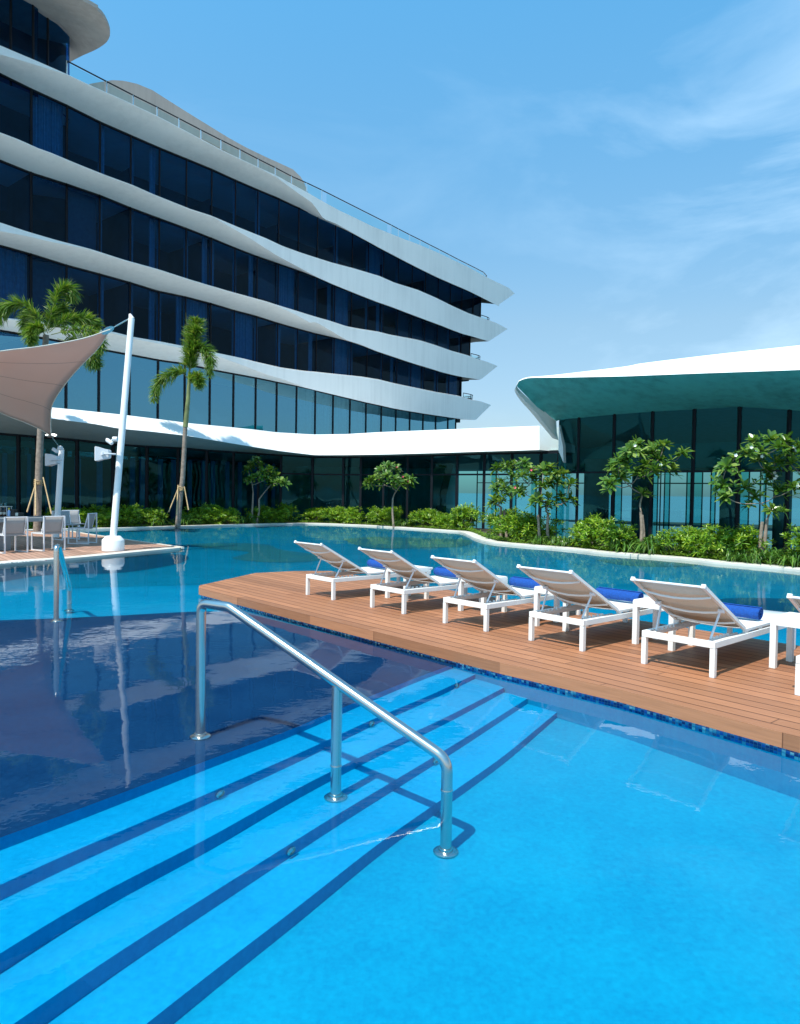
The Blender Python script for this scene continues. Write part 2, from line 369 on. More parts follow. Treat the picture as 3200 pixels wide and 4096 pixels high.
M['tealwall'] = plain('teal_interior', (.02, .26, .27), .8, scale=.6, var=.4)
M['ceil'] = plain('interior_ceiling', (.16, .30, .30), .8)
M['floorgloss'] = plain('polished_floor', (.02, .05, .055), .12)
M['column'] = plain('grey_column', (.09, .09, .085), .7)
M['curtain'] = plain('pale_curtain', (.38, .45, .47), .9)
M['blind'] = plain('grey_blind', (.10, .155, .16), .9)
M['steel'] = plain('brushed_steel', (.62, .59, .55), .22, 1, var=.05, bump=.03, bscale=200)
M['white'] = plain('white_powder_coat', (.80, .79, .75), .38, var=.03)
M['grey_al'] = plain('pale_grey_powder_coat', (.72, .73, .75), .4, var=.04)
M['pole'] = plain('white_gloss_paint', (.80, .80, .79), .25, var=.04, scale=1.5)
M['sling'] = plain('taupe_mesh_sling', (.64, .585, .48), .75, var=.06, scale=90)
M['slingw'] = plain('white_mesh_sling', (.78, .77, .72), .65, var=.03, scale=90)
M['slingg'] = plain('grey_mesh_sling', (.34, .33, .32), .75, var=.08, scale=90)
M['towel'] = plain('royal_blue_terry', (.003, .065, .31), .95, var=.25, scale=70, bump=.9, bscale=160)
M['plastic'] = plain('pale_plastic', (.62, .63, .64), .4, var=.03)
M['stone'] = render_mat('grey_table_stone', (.24, .26, .27), .2, .35, 3)
M['bamboo'] = plain('bamboo_stake', (.48, .33, .16), .6, var=.25, scale=14)
M['bark'] = plain('palm_bark', (.24, .19, .15), .9, var=.3, scale=9, bump=.8, bscale=20)
M['barkf'] = plain('pale_branch_bark', (.26, .20, .15), .85, var=.35, scale=12, bump=.5)
M['shaft'] = plain('green_crownshaft', (.16, .19, .07), .5, var=.4, scale=3)
M['soil'] = plain('planting_soil', (.06, .05, .03), .95, var=.4, scale=3, bump=.8, coord='Object')
M['leaf'] = leaf_mat('frangipani_leaf', (.045, .12, .015), (.095, .20, .025), (.26, .36, .08), .3, .25)
M['shrub'] = leaf_mat('shrub_leaf', (.04, .11, .008), (.14, .30, .012), (.38, .50, .04), .35, .35)
M['strap'] = leaf_mat('strap_leaf', (.035, .10, .015), (.075, .18, .025), (.17, .28, .05), .25, .3)
M['palm'] = leaf_mat('palm_leaflet', (.05, .12, .012), (.10, .22, .02), (.26, .32, .07), .35, .4)
M['cover'] = leaf_mat('ground_cover_leaf', (.06, .14, .01), (.12, .24, .01), (.22, .32, .03), .3, .5)
M['flower'] = plain('white_petals', (.85, .85, .78), .6)
M['pink'] = plain('pink_petals', (.7, .1, .16), .6)
M['red'] = plain('dark_red_paint', (.25, .03, .04), .6)
M['black'] = plain('black_plastic', (.01, .01, .012), .4)
M['brownb'] = plain('brown_bottle', (.06, .02, .008), .15)
M['label'] = plain('paper_label', (.6, .58, .5), .7)
M['blueb'] = plain('pale_blue_bottle', (.35, .5, .75), .35)
M['yellow'] = plain('yellow_cap', (.8, .5, .02), .4)
M['card'] = plain('brown_paper', (.25, .13, .07), .8)
M['fabric'] = plain('sail_fabric', (.30, .22, .19), .85, var=.1, scale=1.2)
def sail_mat():
    m, n, b = mat('taupe_sail_cloth'); z = N(n, 'ShaderNodeTexNoise', Scale=.6, Detail=4); n.links.new(world_pos(n), z.inputs['Vector'])
    c = ramp(n, z.outputs['Fac'], [(.3, (.57, .455, .395)), (.7, (.65, .53, .46))]); n.links.new(c, b.inputs['Base Color']); b.inputs['Roughness'].default_value = .9
    t = N(n, 'ShaderNodeBsdfTranslucent'); t.inputs['Color'].default_value = (.70, .48, .39, 1)
    x = N(n, 'ShaderNodeMixShader'); x.inputs[0].default_value = .42; n.links.new(b.outputs[0], x.inputs[1]); n.links.new(t.outputs[0], x.inputs[2])
    n.links.new(x.outputs[0], n.nodes['Material Output'].inputs['Surface']); return m
M['sail'] = sail_mat()
def sea_mat():
    m, n, b = mat('sea_surface'); z = N(n, 'ShaderNodeTexNoise', Scale=.25, Detail=8); n.links.new(world_pos(n), z.inputs['Vector'])
    b.inputs['Base Color'].default_value = (.05, .16, .20, 1); b.inputs['Roughness'].default_value = .18
    bp = N(n, 'ShaderNodeBump', Strength=.5, Distance=.25); n.links.new(z.outputs['Fac'], bp.inputs['Height']); n.links.new(bp.outputs[0], b.inputs['Normal']); return m
M['sea'] = sea_mat()

# ================================================================== GROUND, SEA, POOL
mb = MB(); ring = []
for rr in (1, 60, 200, 1000, 9000):
    ring.append([Vector((rr*math.cos(a), rr*math.sin(a), -1.6)) for a in [2*math.pi*k/64 for k in range(64)]])
mb.strip(ring, closed=True)
tag(mb.build('sea', M['sea']), kind='structure')

edge_px = [(-500, 2158), (-250, 2146), (0, 2131), (150, 2125), (341, 2120), (481, 2117), (716, 2110), (1000, 2102), (1181, 2098), (1300, 2099), (1500, 2108),
           (1700, 2121), (1788, 2127), (1836, 2131), (1868, 2142), (1900, 2158), (1960, 2173), (2087, 2186), (2192, 2194), (2300, 2204), (2400, 2216),
           (2611, 2232), (2752, 2244), (2867, 2257), (3020, 2270), (3200, 2289), (3500, 2330), (3900, 2400)]
shore = bez([gz(x, y, 0) for x, y in edge_px], 5)
def offs(L, d):                     # offset a plan curve outwards (away from the camera)
    o = []
    for i, p in enumerate(L):
        t = (L[min(i+1, len(L)-1)]-L[max(i-1, 0)]); nrm = Vector((-t.y, t.x, 0)).normalized()
        if nrm.dot(Vector((p.x, p.y, 0))) < 0: nrm = -nrm
        o.append(p+nrm*d)
    return o
def Z(L, z): return [Vector((p.x, p.y, z)) for p in L]
CZ = .06
sh2 = offs(shore, .42)
mb = MB()
mb.strip([Z(shore, -.5), Z(shore, CZ-.006), Z(offs(shore, .008), CZ), Z(sh2, CZ), Z(sh2, CZ-.05)])
mb.build('pool_coping', M['coping'], smooth=30)['kind'] = 'structure'
# joints in the coping
mb = MB()
for i in range(2, len(shore)-1, 3):
    a, b = shore[i], sh2[i]; mb.bar((a.x, a.y, CZ+.001), (b.x, b.y, CZ+.001), .012, .004)
tag(mb.build('coping_joints', M['stone']), kind='structure')
# garden bed and terrace round the pool
far = []
for p in sh2:
    dd = Vector((p.x, p.y, 0)); l = dd.length; dd.normalize()
    az = math.degrees(math.atan2(dd.x, dd.y))
    reach = 90 if az < 4 else 47
    far.append(dd*reach)
mb = MB()
mid = [a.lerp(b, .1) for a, b in zip(sh2, far)]
mb.strip([Z(sh2, CZ-.012), Z(mid, CZ-.012), Z(far, CZ-.012), Z(far, -2)])
tag(mb.build('garden_ground', M['soil']), kind='structure')
# rest of the terrace behind the camera
mb = MB()
mb.box((0, -30, -.25), (120, 44, .6)); mb.box((-45, 10, -.25), (50, 36, .6)); mb.box((32, 5, -.25), (24, 26, .6))
tag(mb.build('terrace', M['coping']), kind='structure')
# water sheet
mb = MB(); nx, ny = 30, 30
rows = [[Vector((-22+46*i/nx, -9+46*j/ny, 0)) for i in range(nx+1)] for j in range(ny+1)]
mb.strip(rows); tag(mb.build('water', M['water']), kind='structure')
# pool floor (shape as it appears below the surface)
FD = .76
def polar(D, rmax, name, m, dz=0):
    mb = MB(); rr = [.02, .5, 1, 1.5, 2, 2.5, 3, 3.5, 4, 4.5, 5, 6, 7, 8, 10, 12, 15, 18, 22, 27, 33, 42]
    rr = [r for r in rr if r <= rmax]
    mb.strip([[Vector((r*math.cos(a), r*math.sin(a), app(r, 0, D)+dz)) for a in [2*math.pi*k/48 for k in range(48)]] for r in rr], closed=True)
    return mb.build(name, m)
tag(polar(FD, 42, 'pool_floor', M['floor']), kind='structure')
mb = MB(); rr_ = [13.6, 15, 18, 22, 27, 33, 42]
mb.strip([[Vector((r_*math.cos(a_), r_*math.sin(a_), app(r_, 0, FD)+.002)) for a_ in [math.pi*k/64 for k in range(65)]] for r_ in rr_])
tag(mb.build('deep_pool_floor', M['deep']), kind='structure')
# mosaic shapes laid in the far pool floor
for nm, col, pts in (('olive', 'olive', [(740, 2178), (900, 2172), (1060, 2178), (1130, 2200), (1300, 2225), (1250, 2246), (1080, 2250), (980, 2243), (930, 2232), (1010, 2222), (960, 2200), (820, 2192)]),
                     ('olive', 'olive', [(1369, 2157), (1500, 2148), (1688, 2153), (1875, 2160), (1856, 2185), (1650, 2194), (1463, 2190)]),
                     ('olive', 'olive', [(2380, 2240), (2560, 2236), (2700, 2245), (2800, 2258), (2700, 2268), (2500, 2262)]),
                     ('navy', 'navy', [(2820, 2400), (3000, 2392), (3300, 2405), (3400, 2440), (3200, 2475), (2950, 2470)]),
                     ('navy', 'navy', [(-100, 2230), (400, 2225), (720, 2218), (730, 2250), (500, 2290), (200, 2300), (-100, 2330)])):
    P = bez([under(x, y, FD) for x, y in pts+[pts[0]]], 5)[:-1]
    c = sum(P, Vector())/len(P); mb = MB(); dz = .004 if nm == 'navy' else .007
    rows = []
    for k in (.02, .25, .5, .75, 1): rows.append([U(c.lerp(p, k), FD, dz) for p in P])
    mb.strip(rows, closed=True); tag(mb.build('pool_floor_pattern', M[col]), kind='structure')

# steps: nosing lines read in the photograph, each at its real depth
z8 = lambda L: [(x/1.3123, 2900+y/1.3123) for x, y in L]
z7 = lambda L: [(700+x/1.3123, 2300+y/1.3123) for x, y in L]
TD = [.035, .18, .327, .474, .62]
NOS = [z8([(0, 592), (400, 448), (760, 312), (1100, 180)]) + z7([(600, 818), (830, 716), (1060, 622), (1250, 545), (1457, 470)]),
       z8([(0, 840), (250, 715), (560, 590), (850, 465)]) + z7([(260, 1108), (580, 968), (830, 855), (1060, 745), (1300, 650), (1590, 515)]),
       z8([(0, 1200), (130, 1110), (400, 945), (700, 790), (1060, 620)]) + z7([(480, 1205), (700, 1090), (880, 1000), (1100, 893), (1400, 760), (1727, 591)]),
       z8([(-330, 1840), (100, 1570), (300, 1400), (560, 1220), (900, 1020), (1240, 800)]) + z7([(560, 1440), (850, 1255), (1050, 1140), (1350, 960), (1500, 870), (1870, 636)]),
       z8([(310, 1930), (770, 1570), (1000, 1380), (1250, 1190), (1500, 1010)]) + z7([(800, 1620), (1100, 1380), (1300, 1250), (1500, 1108), (1706, 970), (2022, 706)])]
def resample(P, n):
    L = [0]
    for a, b in zip(P, P[1:]): L.append(L[-1]+(b-a).length)
    out = []
    for k in range(n):
        s = L[-1]*k/(n-1); i = 0
        while i < len(L)-2 and L[i+1] < s: i += 1
        q = (s-L[i])/(L[i+1]-L[i]); out.append(P[i].lerp(P[i+1], q))
    return out
NL = []
for L_, D in zip(NOS, TD):
    P = resample([under(x, y, D) for x, y in L_], 40)
    for _ in range(9): P = [P[0]]+[(P[i-1]+P[i]*2+P[i+1])/4 for i in range(1, len(P)-1)]+[P[-1]]
    e = (P[0]-P[2]).normalized(); P = [P[0]+e*5.0, P[0]+e*3, P[0]+e*1.5] + P
    NL.append(resample(P, 90))
mb = MB()
for k in range(1, 5):
    inner = [U(p, TD[k]) for p in NL[k-1]]; outer = [U(p, TD[k]) for p in NL[k]]
    rows = [[a.lerp(b, q) for a, b in zip(inner, outer)] for q in (0, .5, 1)]
    rows = [[U(p, TD[k]) for p in r] for r in rows]
    mb.strip(rows)
for k in range(0, 5):
    D2 = TD[k+1] if k < 4 else FD+.02
    mb.strip([[U(p, TD[k]) for p in NL[k]], [U(p, D2) for p in NL[k]]])
for k in range(1, 5):      # cheek of each tread on the deck side
    a, b = NL[k-1][-1], NL[k][-1]
    mb.face([U(a, TD[k]), U(b, TD[k]), U(b, FD+.02), U(a, FD+.02)])
tag(mb.build('pool_steps', M['step'], smooth=25), kind='structure')
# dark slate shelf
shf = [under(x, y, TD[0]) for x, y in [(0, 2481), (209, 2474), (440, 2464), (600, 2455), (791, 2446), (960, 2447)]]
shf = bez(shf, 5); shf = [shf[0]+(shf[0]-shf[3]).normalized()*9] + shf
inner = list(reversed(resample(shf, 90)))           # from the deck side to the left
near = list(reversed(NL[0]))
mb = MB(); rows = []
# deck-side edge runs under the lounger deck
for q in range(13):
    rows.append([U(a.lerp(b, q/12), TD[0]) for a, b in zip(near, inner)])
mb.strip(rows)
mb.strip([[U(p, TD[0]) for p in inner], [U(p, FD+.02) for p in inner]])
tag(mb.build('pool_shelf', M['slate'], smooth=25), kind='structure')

# lounger deck
DZ = .13
FR = [gz(x, y, DZ) for x, y in [(795, 2352), (1240, 2463), (2000, 2650), (2485, 2759), (3200, 2949)]]
a, b = FR[0], FR[-1]; dk = (b-a).normalized(); dn = Vector((-dk.y, dk.x, 0))     # dn points away from the pool edge
if dn.y < 0: dn = -dn
far_end = b+dk*6
left_tip = [gz(x, y, DZ) for x, y in [(795, 2352), (797, 2342), (1020, 2292), (1180, 2284)]]
poly = [far_end, far_end+dn*3.0, left_tip[3]+dn*.55+dk*.35, left_tip[3], left_tip[2], left_tip[1], left_tip[0]] + FR[1:]
def uvp(p, o=a): return ((p-o).dot(dk), (p-o).dot(dn))
mb = MB()
mb.face(poly, 0, [uvp(p) for p in poly])
for i in range(len(poly)):
    p, q = poly[i], poly[(i+1) % len(poly)]
    e = Vector((0, 0, -.10))
    l = (q-p).length
    mb.face([p, q, q+e, p+e], 0, [(0, .01), (l, .01), (l, .12), (0, .12)])
deck = mb.build('pool_deck', M['deck'], smooth=0); tag(deck, kind='structure')
mb = MB(); c = sum(poly, Vector())/len(poly); ins = []
for i in range(len(poly)):
    p = poly[i]; t1 = (poly[(i+1) % len(poly)]-p).normalized(); t0 = (p-poly[i-1]).normalized(); nn = Vector((t0.y+t1.y, -t0.x-t1.x, 0)).normalized()
    if nn.dot(c-p) < 0: nn = -nn
    ins.append(p+nn*.035)
for i in range(len(ins)):
    p, q = ins[i], ins[(i+1) % len(ins)]; l = (q-p).length
    mb.face([(p.x, p.y, DZ-.08), (q.x, q.y, DZ-.08), (q.x, q.y, -.03), (p.x, p.y, -.03)], 0, [(0, .0), (l, .0), (l, .105), (0, .105)])
    n_ = 12
    A = [p.lerp(q, k/n_) for k in range(n_+1)]
    mb.strip([Z(A, -.03), [U(v, FD+.02) for v in A]], 1)
tag(mb.build('deck_pool_wall', [M['mosaic'], M['poolwall']], smooth=0), kind='structure')

# island deck (left) with its coping
fr_px = [(-500, 2330), (0, 2263), (300, 2240), (560, 2214), (700, 2200), (732, 2195)]
fp = [gz(x, y, 0) for x, y in fr_px]
bk = [gz(x, y, .05) for x, y in [(732, 2190), (481, 2155), (359, 2137), (270, 2123)]] + [sh2[11], sh2[5], gz(-500, 2170, .05)]
mb = MB(); cz = .05
top = resample(bez(fp, 5), 40); inn = []
for p, q in zip(top, offs(top, .36)): inn.append(q)
inn[-1] = top[-1].lerp(inn[-1], .15); inn[-2] = top[-2].lerp(inn[-2], .5)
mb.strip([Z(top, -.5), Z(top, cz), Z(inn, cz)])
isl_c = mb.build('island_coping', M['coping']); tag(isl_c, kind='structure')
mb = MB(); P = Z(inn, cz-.004)+Z(bk, cz-.004)
du = Vector((.62, -.78, 0)).normalized(); dv2 = Vector((.78, .62, 0))
mb.face(P, 0, [(p.dot(du), p.dot(dv2)) for p in P])
tag(mb.build('island_deck', M['deck2'], smooth=0), kind='structure')
mb = MB()
for p, q in zip(bk, bk[1:3]+[bk[3]]):
    if p != q: mb.bar((p.x, p.y, .04), (q.x, q.y, .04), .07, .05)
mb.strip([Z(bk[:4], 0.0), Z(bk[:4], -.5)], 1)
tag(mb.build('island_edge_strip', [M['coping'], M['navy']]), kind='structure')
# markings on the coping
def ring_mesh(c, ux, uy, r, wdt, z, m, name, parent=None, n=40):
    mb = MB()
    o_ = [c+(ux*math.cos(k*2*math.pi/n)+uy*math.sin(k*2*math.pi/n))*r for k in range(n)]
    i_ = [c+(ux*math.cos(k*2*math.pi/n)+uy*math.sin(k*2*math.pi/n))*(r-wdt) for k in range(n)]
    mb.strip([Z(o_, z), Z(i_, z)], closed=True)
    return mb.build(name, m, parent)
cm = gz(162, 2243, .052)
tdir = (gz(300, 2232, .05)-gz(20, 2254, .05)).normalized(); ndir = Vector((-tdir.y, tdir.x, 0))
sg = empty('no_diving_marking', (0, 0, 0), label='no diving words with red ring and figure painted on the white island coping', cat='floor marking')
ring_mesh(cm, tdir, ndir, .125, .014, .055, M['red'], 'ring', sg)
mb = MB(); s1 = cm+tdir*.06+ndir*.03; s2 = cm-tdir*.07-ndir*.03
mb.bar((cm.x-tdir.x*.08, cm.y-tdir.y*.08, .055), (cm.x+tdir.x*.05, cm.y+tdir.y*.05, .055), .03, .003)
mb.bar((s1.x, s1.y, .055), (s1.x-ndir.x*.09, s1.y-ndir.y*.09, .055), .02, .003)
mb.build('figure', M['flower'], sg)
tcv = bpy.data.curves.new('lettering', 'FONT'); tcv.body = 'NO DIVING'; tcv.size = .17; tcv.extrude = .001; tcv.align_x = 'CENTER'; tcv.align_y = 'CENTER'
tmp = bpy.data.objects.new('tmp', tcv); me = bpy.data.meshes.new_from_object(tmp); bpy.data.objects.remove(tmp)
tobj = bpy.data.objects.new('lettering', me); C.objects.link(tobj); me.materials.clear(); me.materials.append(M['flower'])
tobj.parent = sg; p = gz(78, 2249, .05); tobj.location = (p.x, p.y, .054); tobj.rotation_euler = (0, 0, math.atan2(tdir.y, tdir.x))

# ================================================================== TOWER
TW = Plane(dY(0, 1900, 30.6), (math.tan(R(39.6)), 1, 0), (.770, -.637, 0)); TW.P0.z = 0
TW.n = Vector((TW.d.y, -TW.d.x, 0))
r1 = lambda *L: [(x/1.3123, y/1.3123) for x, y in L]
r2 = lambda *L: [(x/1.3123, 900+y/1.3123) for x, y in L]
r3 = lambda *L: [(1100+x/1.5509, 900+y/1.5509) for x, y in L]
bands = {
 'b5': dict(
  B=r1((0, 385), (160, 465), (350, 552), (525, 640), (685, 710), (835, 775), (970, 830), (1105, 885), (1225, 940), (1340, 990), (1450, 1035), (1553, 1083), (1650, 1122), (1700, 1143)) + r3((400, 8), (470, 42), (640, 138), (800, 222), (890, 268), (1000, 322), (1100, 366), (1200, 408), (1275, 446)),
  C=r1((0, 285), (120, 320), (200, 345), (350, 393), (470, 447), (640, 522), (830, 612), (1000, 702), (1170, 792), (1350, 878), (1450, 930), (1560, 1010), (1640, 1065)) + r3((300, -40), (380, -8), (470, 42), (640, 138), (800, 222), (890, 268), (1000, 322), (1100, 366), (1200, 408), (1275, 446), (1380, 500)),
  T=r1((0, 235), (100, 278), (200, 320), (350, 386), (470, 443), (640, 518), (830, 608), (1000, 698), (1170, 788), (1350, 873), (1450, 918), (1530, 962), (1620, 1012)) + r3((310, -141), (400, -92), (500, -45), (590, 0), (700, 45), (800, 85), (900, 122), (1000, 165), (1100, 213), (1200, 260), (1290, 310), (1340, 335), (1410, 370), (1450, 390), (1487, 425)),
  S=(1280, 520)),
 'b4': dict(
  B=r1((0, 840), (160, 905), (350, 965), (525, 1025), (685, 1090), (833, 1145), (970, 1195)) + r2((1105, 66), (1225, 116), (1340, 160), (1450, 198), (1556, 234), (1650, 266)) + r3((235, 315), (345, 362), (445, 403), (545, 443), (640, 480), (730, 510), (800, 538), (880, 568), (965, 600), (1030, 623), (1100, 652), (1165, 676), (1213, 688)),
  C=r1((0, 695), (100, 733), (200, 778), (270, 803), (400, 858), (550, 918), (700, 973), (800, 1018), (900, 1058), (1000, 1098), (1110, 1135)) + r2((1200, 6), (1300, 62), (1450, 158), (1570, 222), (1650, 266)) + r3((235, 315), (345, 362), (445, 403), (545, 443), (640, 480), (730, 510), (800, 538), (880, 568), (965, 600), (1030, 623), (1100, 652), (1165, 676), (1213, 688), (1325, 722)),
  T=r1((0, 692), (100, 730), (200, 775), (270, 800), (400, 855), (550, 915), (700, 970), (800, 1015), (900, 1055), (1000, 1095), (1110, 1130), (1250, 1190), (1400, 1250), (1480, 1288)) + r2((1570, 140), (1650, 166)) + r3((240, 196), (350, 230), (500, 270), (650, 315), (740, 355), (885, 400), (1000, 450), (1100, 500), (1200, 545), (1300, 580), (1380, 610), (1442, 645)),
  S=(1215, 748)),
 'b3': dict(
  B=r2((0, 105), (160, 150), (350, 210), (520, 255), (680, 300), (825, 345), (970, 375), (1105, 410), (1220, 445), (1335, 475), (1445, 510), (1550, 540), (1650, 567)) + r3((235, 663), (345, 693), (440, 712), (540, 745), (630, 783), (720, 813), (800, 840), (880, 866), (955, 888), (1030, 912), (1100, 930), (1163, 943)),
  C=r2((0, 32), (150, 60), (250, 85), (350, 105), (480, 130), (650, 185), (830, 235), (1000, 290), (1200, 350), (1400, 406), (1440, 418), (1550, 470), (1630, 514)) + r3((180, 560), (250, 600), (345, 655), (440, 712), (540, 745), (630, 783), (720, 813), (800, 840), (880, 866), (955, 888), (1030, 912), (1100, 930), (1163, 943), (1275, 960)),
  T=r2((0, -16), (150, 34), (300, 78), (480, 125), (650, 180), (830, 230), (1000, 285), (1200, 345), (1400, 400), (1450, 416), (1560, 450), (1650, 478)) + r3((235, 560), (350, 595), (450, 628), (540, 645), (640, 660), (720, 680), (880, 710), (920, 720), (1000, 745), (1100, 780), (1200, 808), (1270, 835), (1320, 850), (1381, 875)),
  S=(1165, 975)),
 'b2': dict(
  B=r2((0, 550), (145, 575), (340, 612), (530, 650), (690, 680), (840, 708), (975, 727), (1115, 758), (1235, 780), (1345, 800), (1450, 822), (1555, 842), (1650, 862)) + r3((250, 1025), (355, 1050), (460, 1075), (555, 1098), (650, 1118), (735, 1138), (820, 1153), (900, 1166), (975, 1178), (1045, 1188), (1110, 1198), (1175, 1206)),
  C=r2((0, 492), (145, 506), (340, 530), (600, 571), (700, 598), (830, 622), (960, 648), (1110, 676), (1250, 728), (1400, 785), (1500, 815), (1600, 852)) + r3((150, 1000), (250, 1025), (355, 1050), (460, 1075), (555, 1098), (650, 1118), (735, 1138), (820, 1153), (900, 1166), (975, 1178), (1045, 1188), (1110, 1198), (1175, 1206), (1245, 1210)),
  T=r2((0, 484), (145, 497), (340, 520), (600, 560), (700, 586), (830, 608), (960, 633), (1100, 662), (1250, 693), (1350, 718), (1480, 748), (1600, 765), (1680, 772)) + r3((150, 900), (345, 920), (540, 940), (650, 958), (750, 983), (880, 1010), (1000, 1035), (1145, 1060), (1220, 1083), (1280, 1095), (1340, 1117)),
  S=(1185, 1209))}
PP = 1.7
tower = empty('hotel_tower', tuple(TW.P0), label='five storey hotel with curving pale bands and long dark window rows', cat='hotel')
tEnd = TW.tz(1922, 1400, 0)[0]
ends = {'b5': 1275, 'b4': 1213, 'b3': 1163, 'b2': 1175}
W = {}
def fix(L, n=200):                 # keep a list increasing in its first value
    o = [L[0]]
    for q in L[1:]:
        if q[0] > o[-1][0]+1e-4: o.append(q)
    return o
for k, bd in bands.items():
    Bt = fix([TW.tz(x, y, 0) for x, y in bd['B']]); Ct = fix([TW.tz(x, y, PP) for x, y in bd['C']]); Tt = fix([TW.tz(x, y, PP) for x, y in bd['T']])
    W[k] = (Bt, Ct, Tt)
    te = min(TW.tz(1100+ends[k]/1.5509, 1300, 0)[0], Ct[-1][0]-.15 if k == 'b2' else 99); bd['te'] = te
    t0 = -7.0; mb = MB()
    def zz(L, t): return interp(L, t)
    ts = [t0+(te-t0)*i/150 for i in range(151)]
    bak = -13 if k == 'b5' else -4.2
    rB = []; rC = []; rCT = []; rT = []; rK = []; rK2 = []
    for t in ts:
        zt = zz(Tt, t); zc = min(zz(Ct, t), zt-.06); zb = min(zz(Bt, t), zt-.1)
        rB.append(TW.pt(t, zb, .02)); rC.append(TW.pt(t, zc, PP)); rCT.append(TW.pt(t, zt-.02, PP)); rT.append(TW.pt(t, zt, PP-.05)); rK.append(TW.pt(t, zt+.0, bak)); rK2.append(TW.pt(t, zb, bak))
    mb.strip([rK2, rB, rC, rCT, rT, rK])
    # prow beyond the glazing
    tt, tcn = Tt[-1][0], Ct[-1][0]
    last = (rC[-1], rCT[-1], rT[-1])
    npr = 10; rows = [[], [], [], []]
    sx, sy = bd['S']; sp_ = TW.hit(1100+sx/1.5509, 900+sy/1.5509, -1.4)
    ztip = Tt[-1][1]; zcn = Ct[-1][1]
    tt0 = max(te, ts[-1])
    for i in range(npr+1):
        q = i/npr; t = te+(tt-te)*q
        zt = zz(Tt, t)
        if t < tcn: zc = zz(Ct, t)
        else: zc = zcn+(ztip-zcn)*(t-tcn)/(tt-tcn)
        zc = min(zc, zt-.01)
        pb = -3.4+(PP+3.4)*q**1.25
        zback = sp_.z+(zcn-sp_.z)*(t-te)/(tcn-te) if t < tcn else zc+(zt-zc)*.7
        rows[0].append(TW.pt(t, min(zback, zt-.012), pb)); rows[1].append(TW.pt(t, zc, PP-.0*q)); rows[2].append(TW.pt(t, zt, PP)); rows[3].append(TW.pt(t, zt, pb))
    mb.strip([rows[0], rows[1], rows[2], rows[3], rows[0]])
    local(tower, mb).build('floor_band', M['band'], tower, smooth=28)
# window walls
rng = random.Random(3)
bay0 = TW.tz(124, 1100, 0)[0]; bay = 1.54
def botz(k, t): return interp(W[k][2], t)-.45
levels = [('b5', 'b4', 'tglass'), ('b4', 'b3', 'tglass'), ('b3', 'b2', 'tglass'), ('b2', None, 'tglass2')]
npane = 0; rest = MB()
for li, (tk, bk_, gm) in enumerate(levels):
    te = bands[tk]['te']-.05; fr_ = MB()
    i = -4
    while bay0+i*bay < te-.1:
        a = bay0+i*bay; b = min(a+bay, te)
        z1a, z1b = interp(W[tk][0], a), interp(W[tk][0], b)
        z0a, z0b = (botz(bk_, a), botz(bk_, b)) if bk_ else (3.0, 3.0)
        q = [TW.pt(a+.03, z0a, 0), TW.pt(b-.03, z0b, 0), TW.pt(b-.03, z1b+.03, 0), TW.pt(a+.03, z1a+.03, 0)]
        if a > -3 and npane < 92 and i < 19:
            m1 = MB(); m1.face(q); local(tower, m1).build('window_pane', M[gm], tower, smooth=0); npane += 1
        else: rest.face(q, 0 if gm == 'tglass' else 1)
        fr_.bar(TW.pt(a, z0a, .02), TW.pt(a, z1a, .02), .06, .12)
        # curtains and blinds hanging behind the glass
        r = rng.random()
        if li == 3: r = .35 if r < .25 else .9
        if li < 3 and r < .50 or (li == 3 and i > 9):      # curtain drawn partly or fully
            full = rng.random() < .25 or li == 3; spans = [(0, 1)] if full else ([(0, rng.uniform(.12, .3))] if rng.random() < .6 else [(0, .18), (.78, 1)])
            for s0, s1 in spans:
                n_ = max(6, int((s1-s0)*40)); lo = []; hi = []
                for j in range(n_+1):
                    t = a+.06+(b-a-.12)*(s0+(s1-s0)*j/n_); pp = -.28+.045*math.sin(j*1.9)+.02*math.sin(j*.7)
                    lo.append(TW.pt(t, interp([(a, z0a), (b, z0b)], t), pp)); hi.append(TW.pt(t, interp([(a, z1a), (b, z1b)], t), pp))
                cu = MB(); cu.strip([lo, hi]); local(tower, cu).build('curtain', M['curtain'], tower, smooth=80)
        elif r < .80 and li in (1, 2, 3):
            n0 = .0 if rng.random() < .75 else .35
            zl = lambda z0, z1: z0+(z1-z0)*n0
            bl = MB(); bl.face([TW.pt(a+.05, zl(z0a, z1a), -.2), TW.pt(b-.05, zl(z0b, z1b), -.2), TW.pt(b-.05, z1b-.12, -.2), TW.pt(a+.05, z1a-.12, -.2)]); local(tower, bl).build('blind', M['blind'], tower, smooth=0)
        i += 1
    nn = 80; hd = [TW.pt(-7+(te+7)*j/nn, interp(W[tk][0], -7+(te+7)*j/nn)-.03, .0) for j in range(nn+1)]
    for p, q in zip(hd, hd[1:]): fr_.bar(p, q, .1, .09)
    p = TW.pt(te, 3, 0); p.z = interp(W[bk_][2], te)-.5 if bk_ else 3
    fr_.bar(p, TW.pt(te, interp(W[tk][0], te)-.02, 0), .1, .1)
    local(tower, fr_).build('window_frame', M['mull'], tower, smooth=0)
tag(local(tower, rest).build('window_pane', [M['tglass'], M['tglass2']], tower, smooth=0), kind='stuff')
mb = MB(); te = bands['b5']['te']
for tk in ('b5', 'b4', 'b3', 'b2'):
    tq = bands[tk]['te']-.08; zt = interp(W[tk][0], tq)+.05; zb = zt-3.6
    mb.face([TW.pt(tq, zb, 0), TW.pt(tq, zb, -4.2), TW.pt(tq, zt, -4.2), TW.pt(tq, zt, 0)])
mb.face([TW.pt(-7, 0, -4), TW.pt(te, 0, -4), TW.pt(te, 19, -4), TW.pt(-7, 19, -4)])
mb.face([TW.pt(-7, 0, 0), TW.pt(-7, 0, -4), TW.pt(-7, 18, -4), TW.pt(-7, 18, 0)])
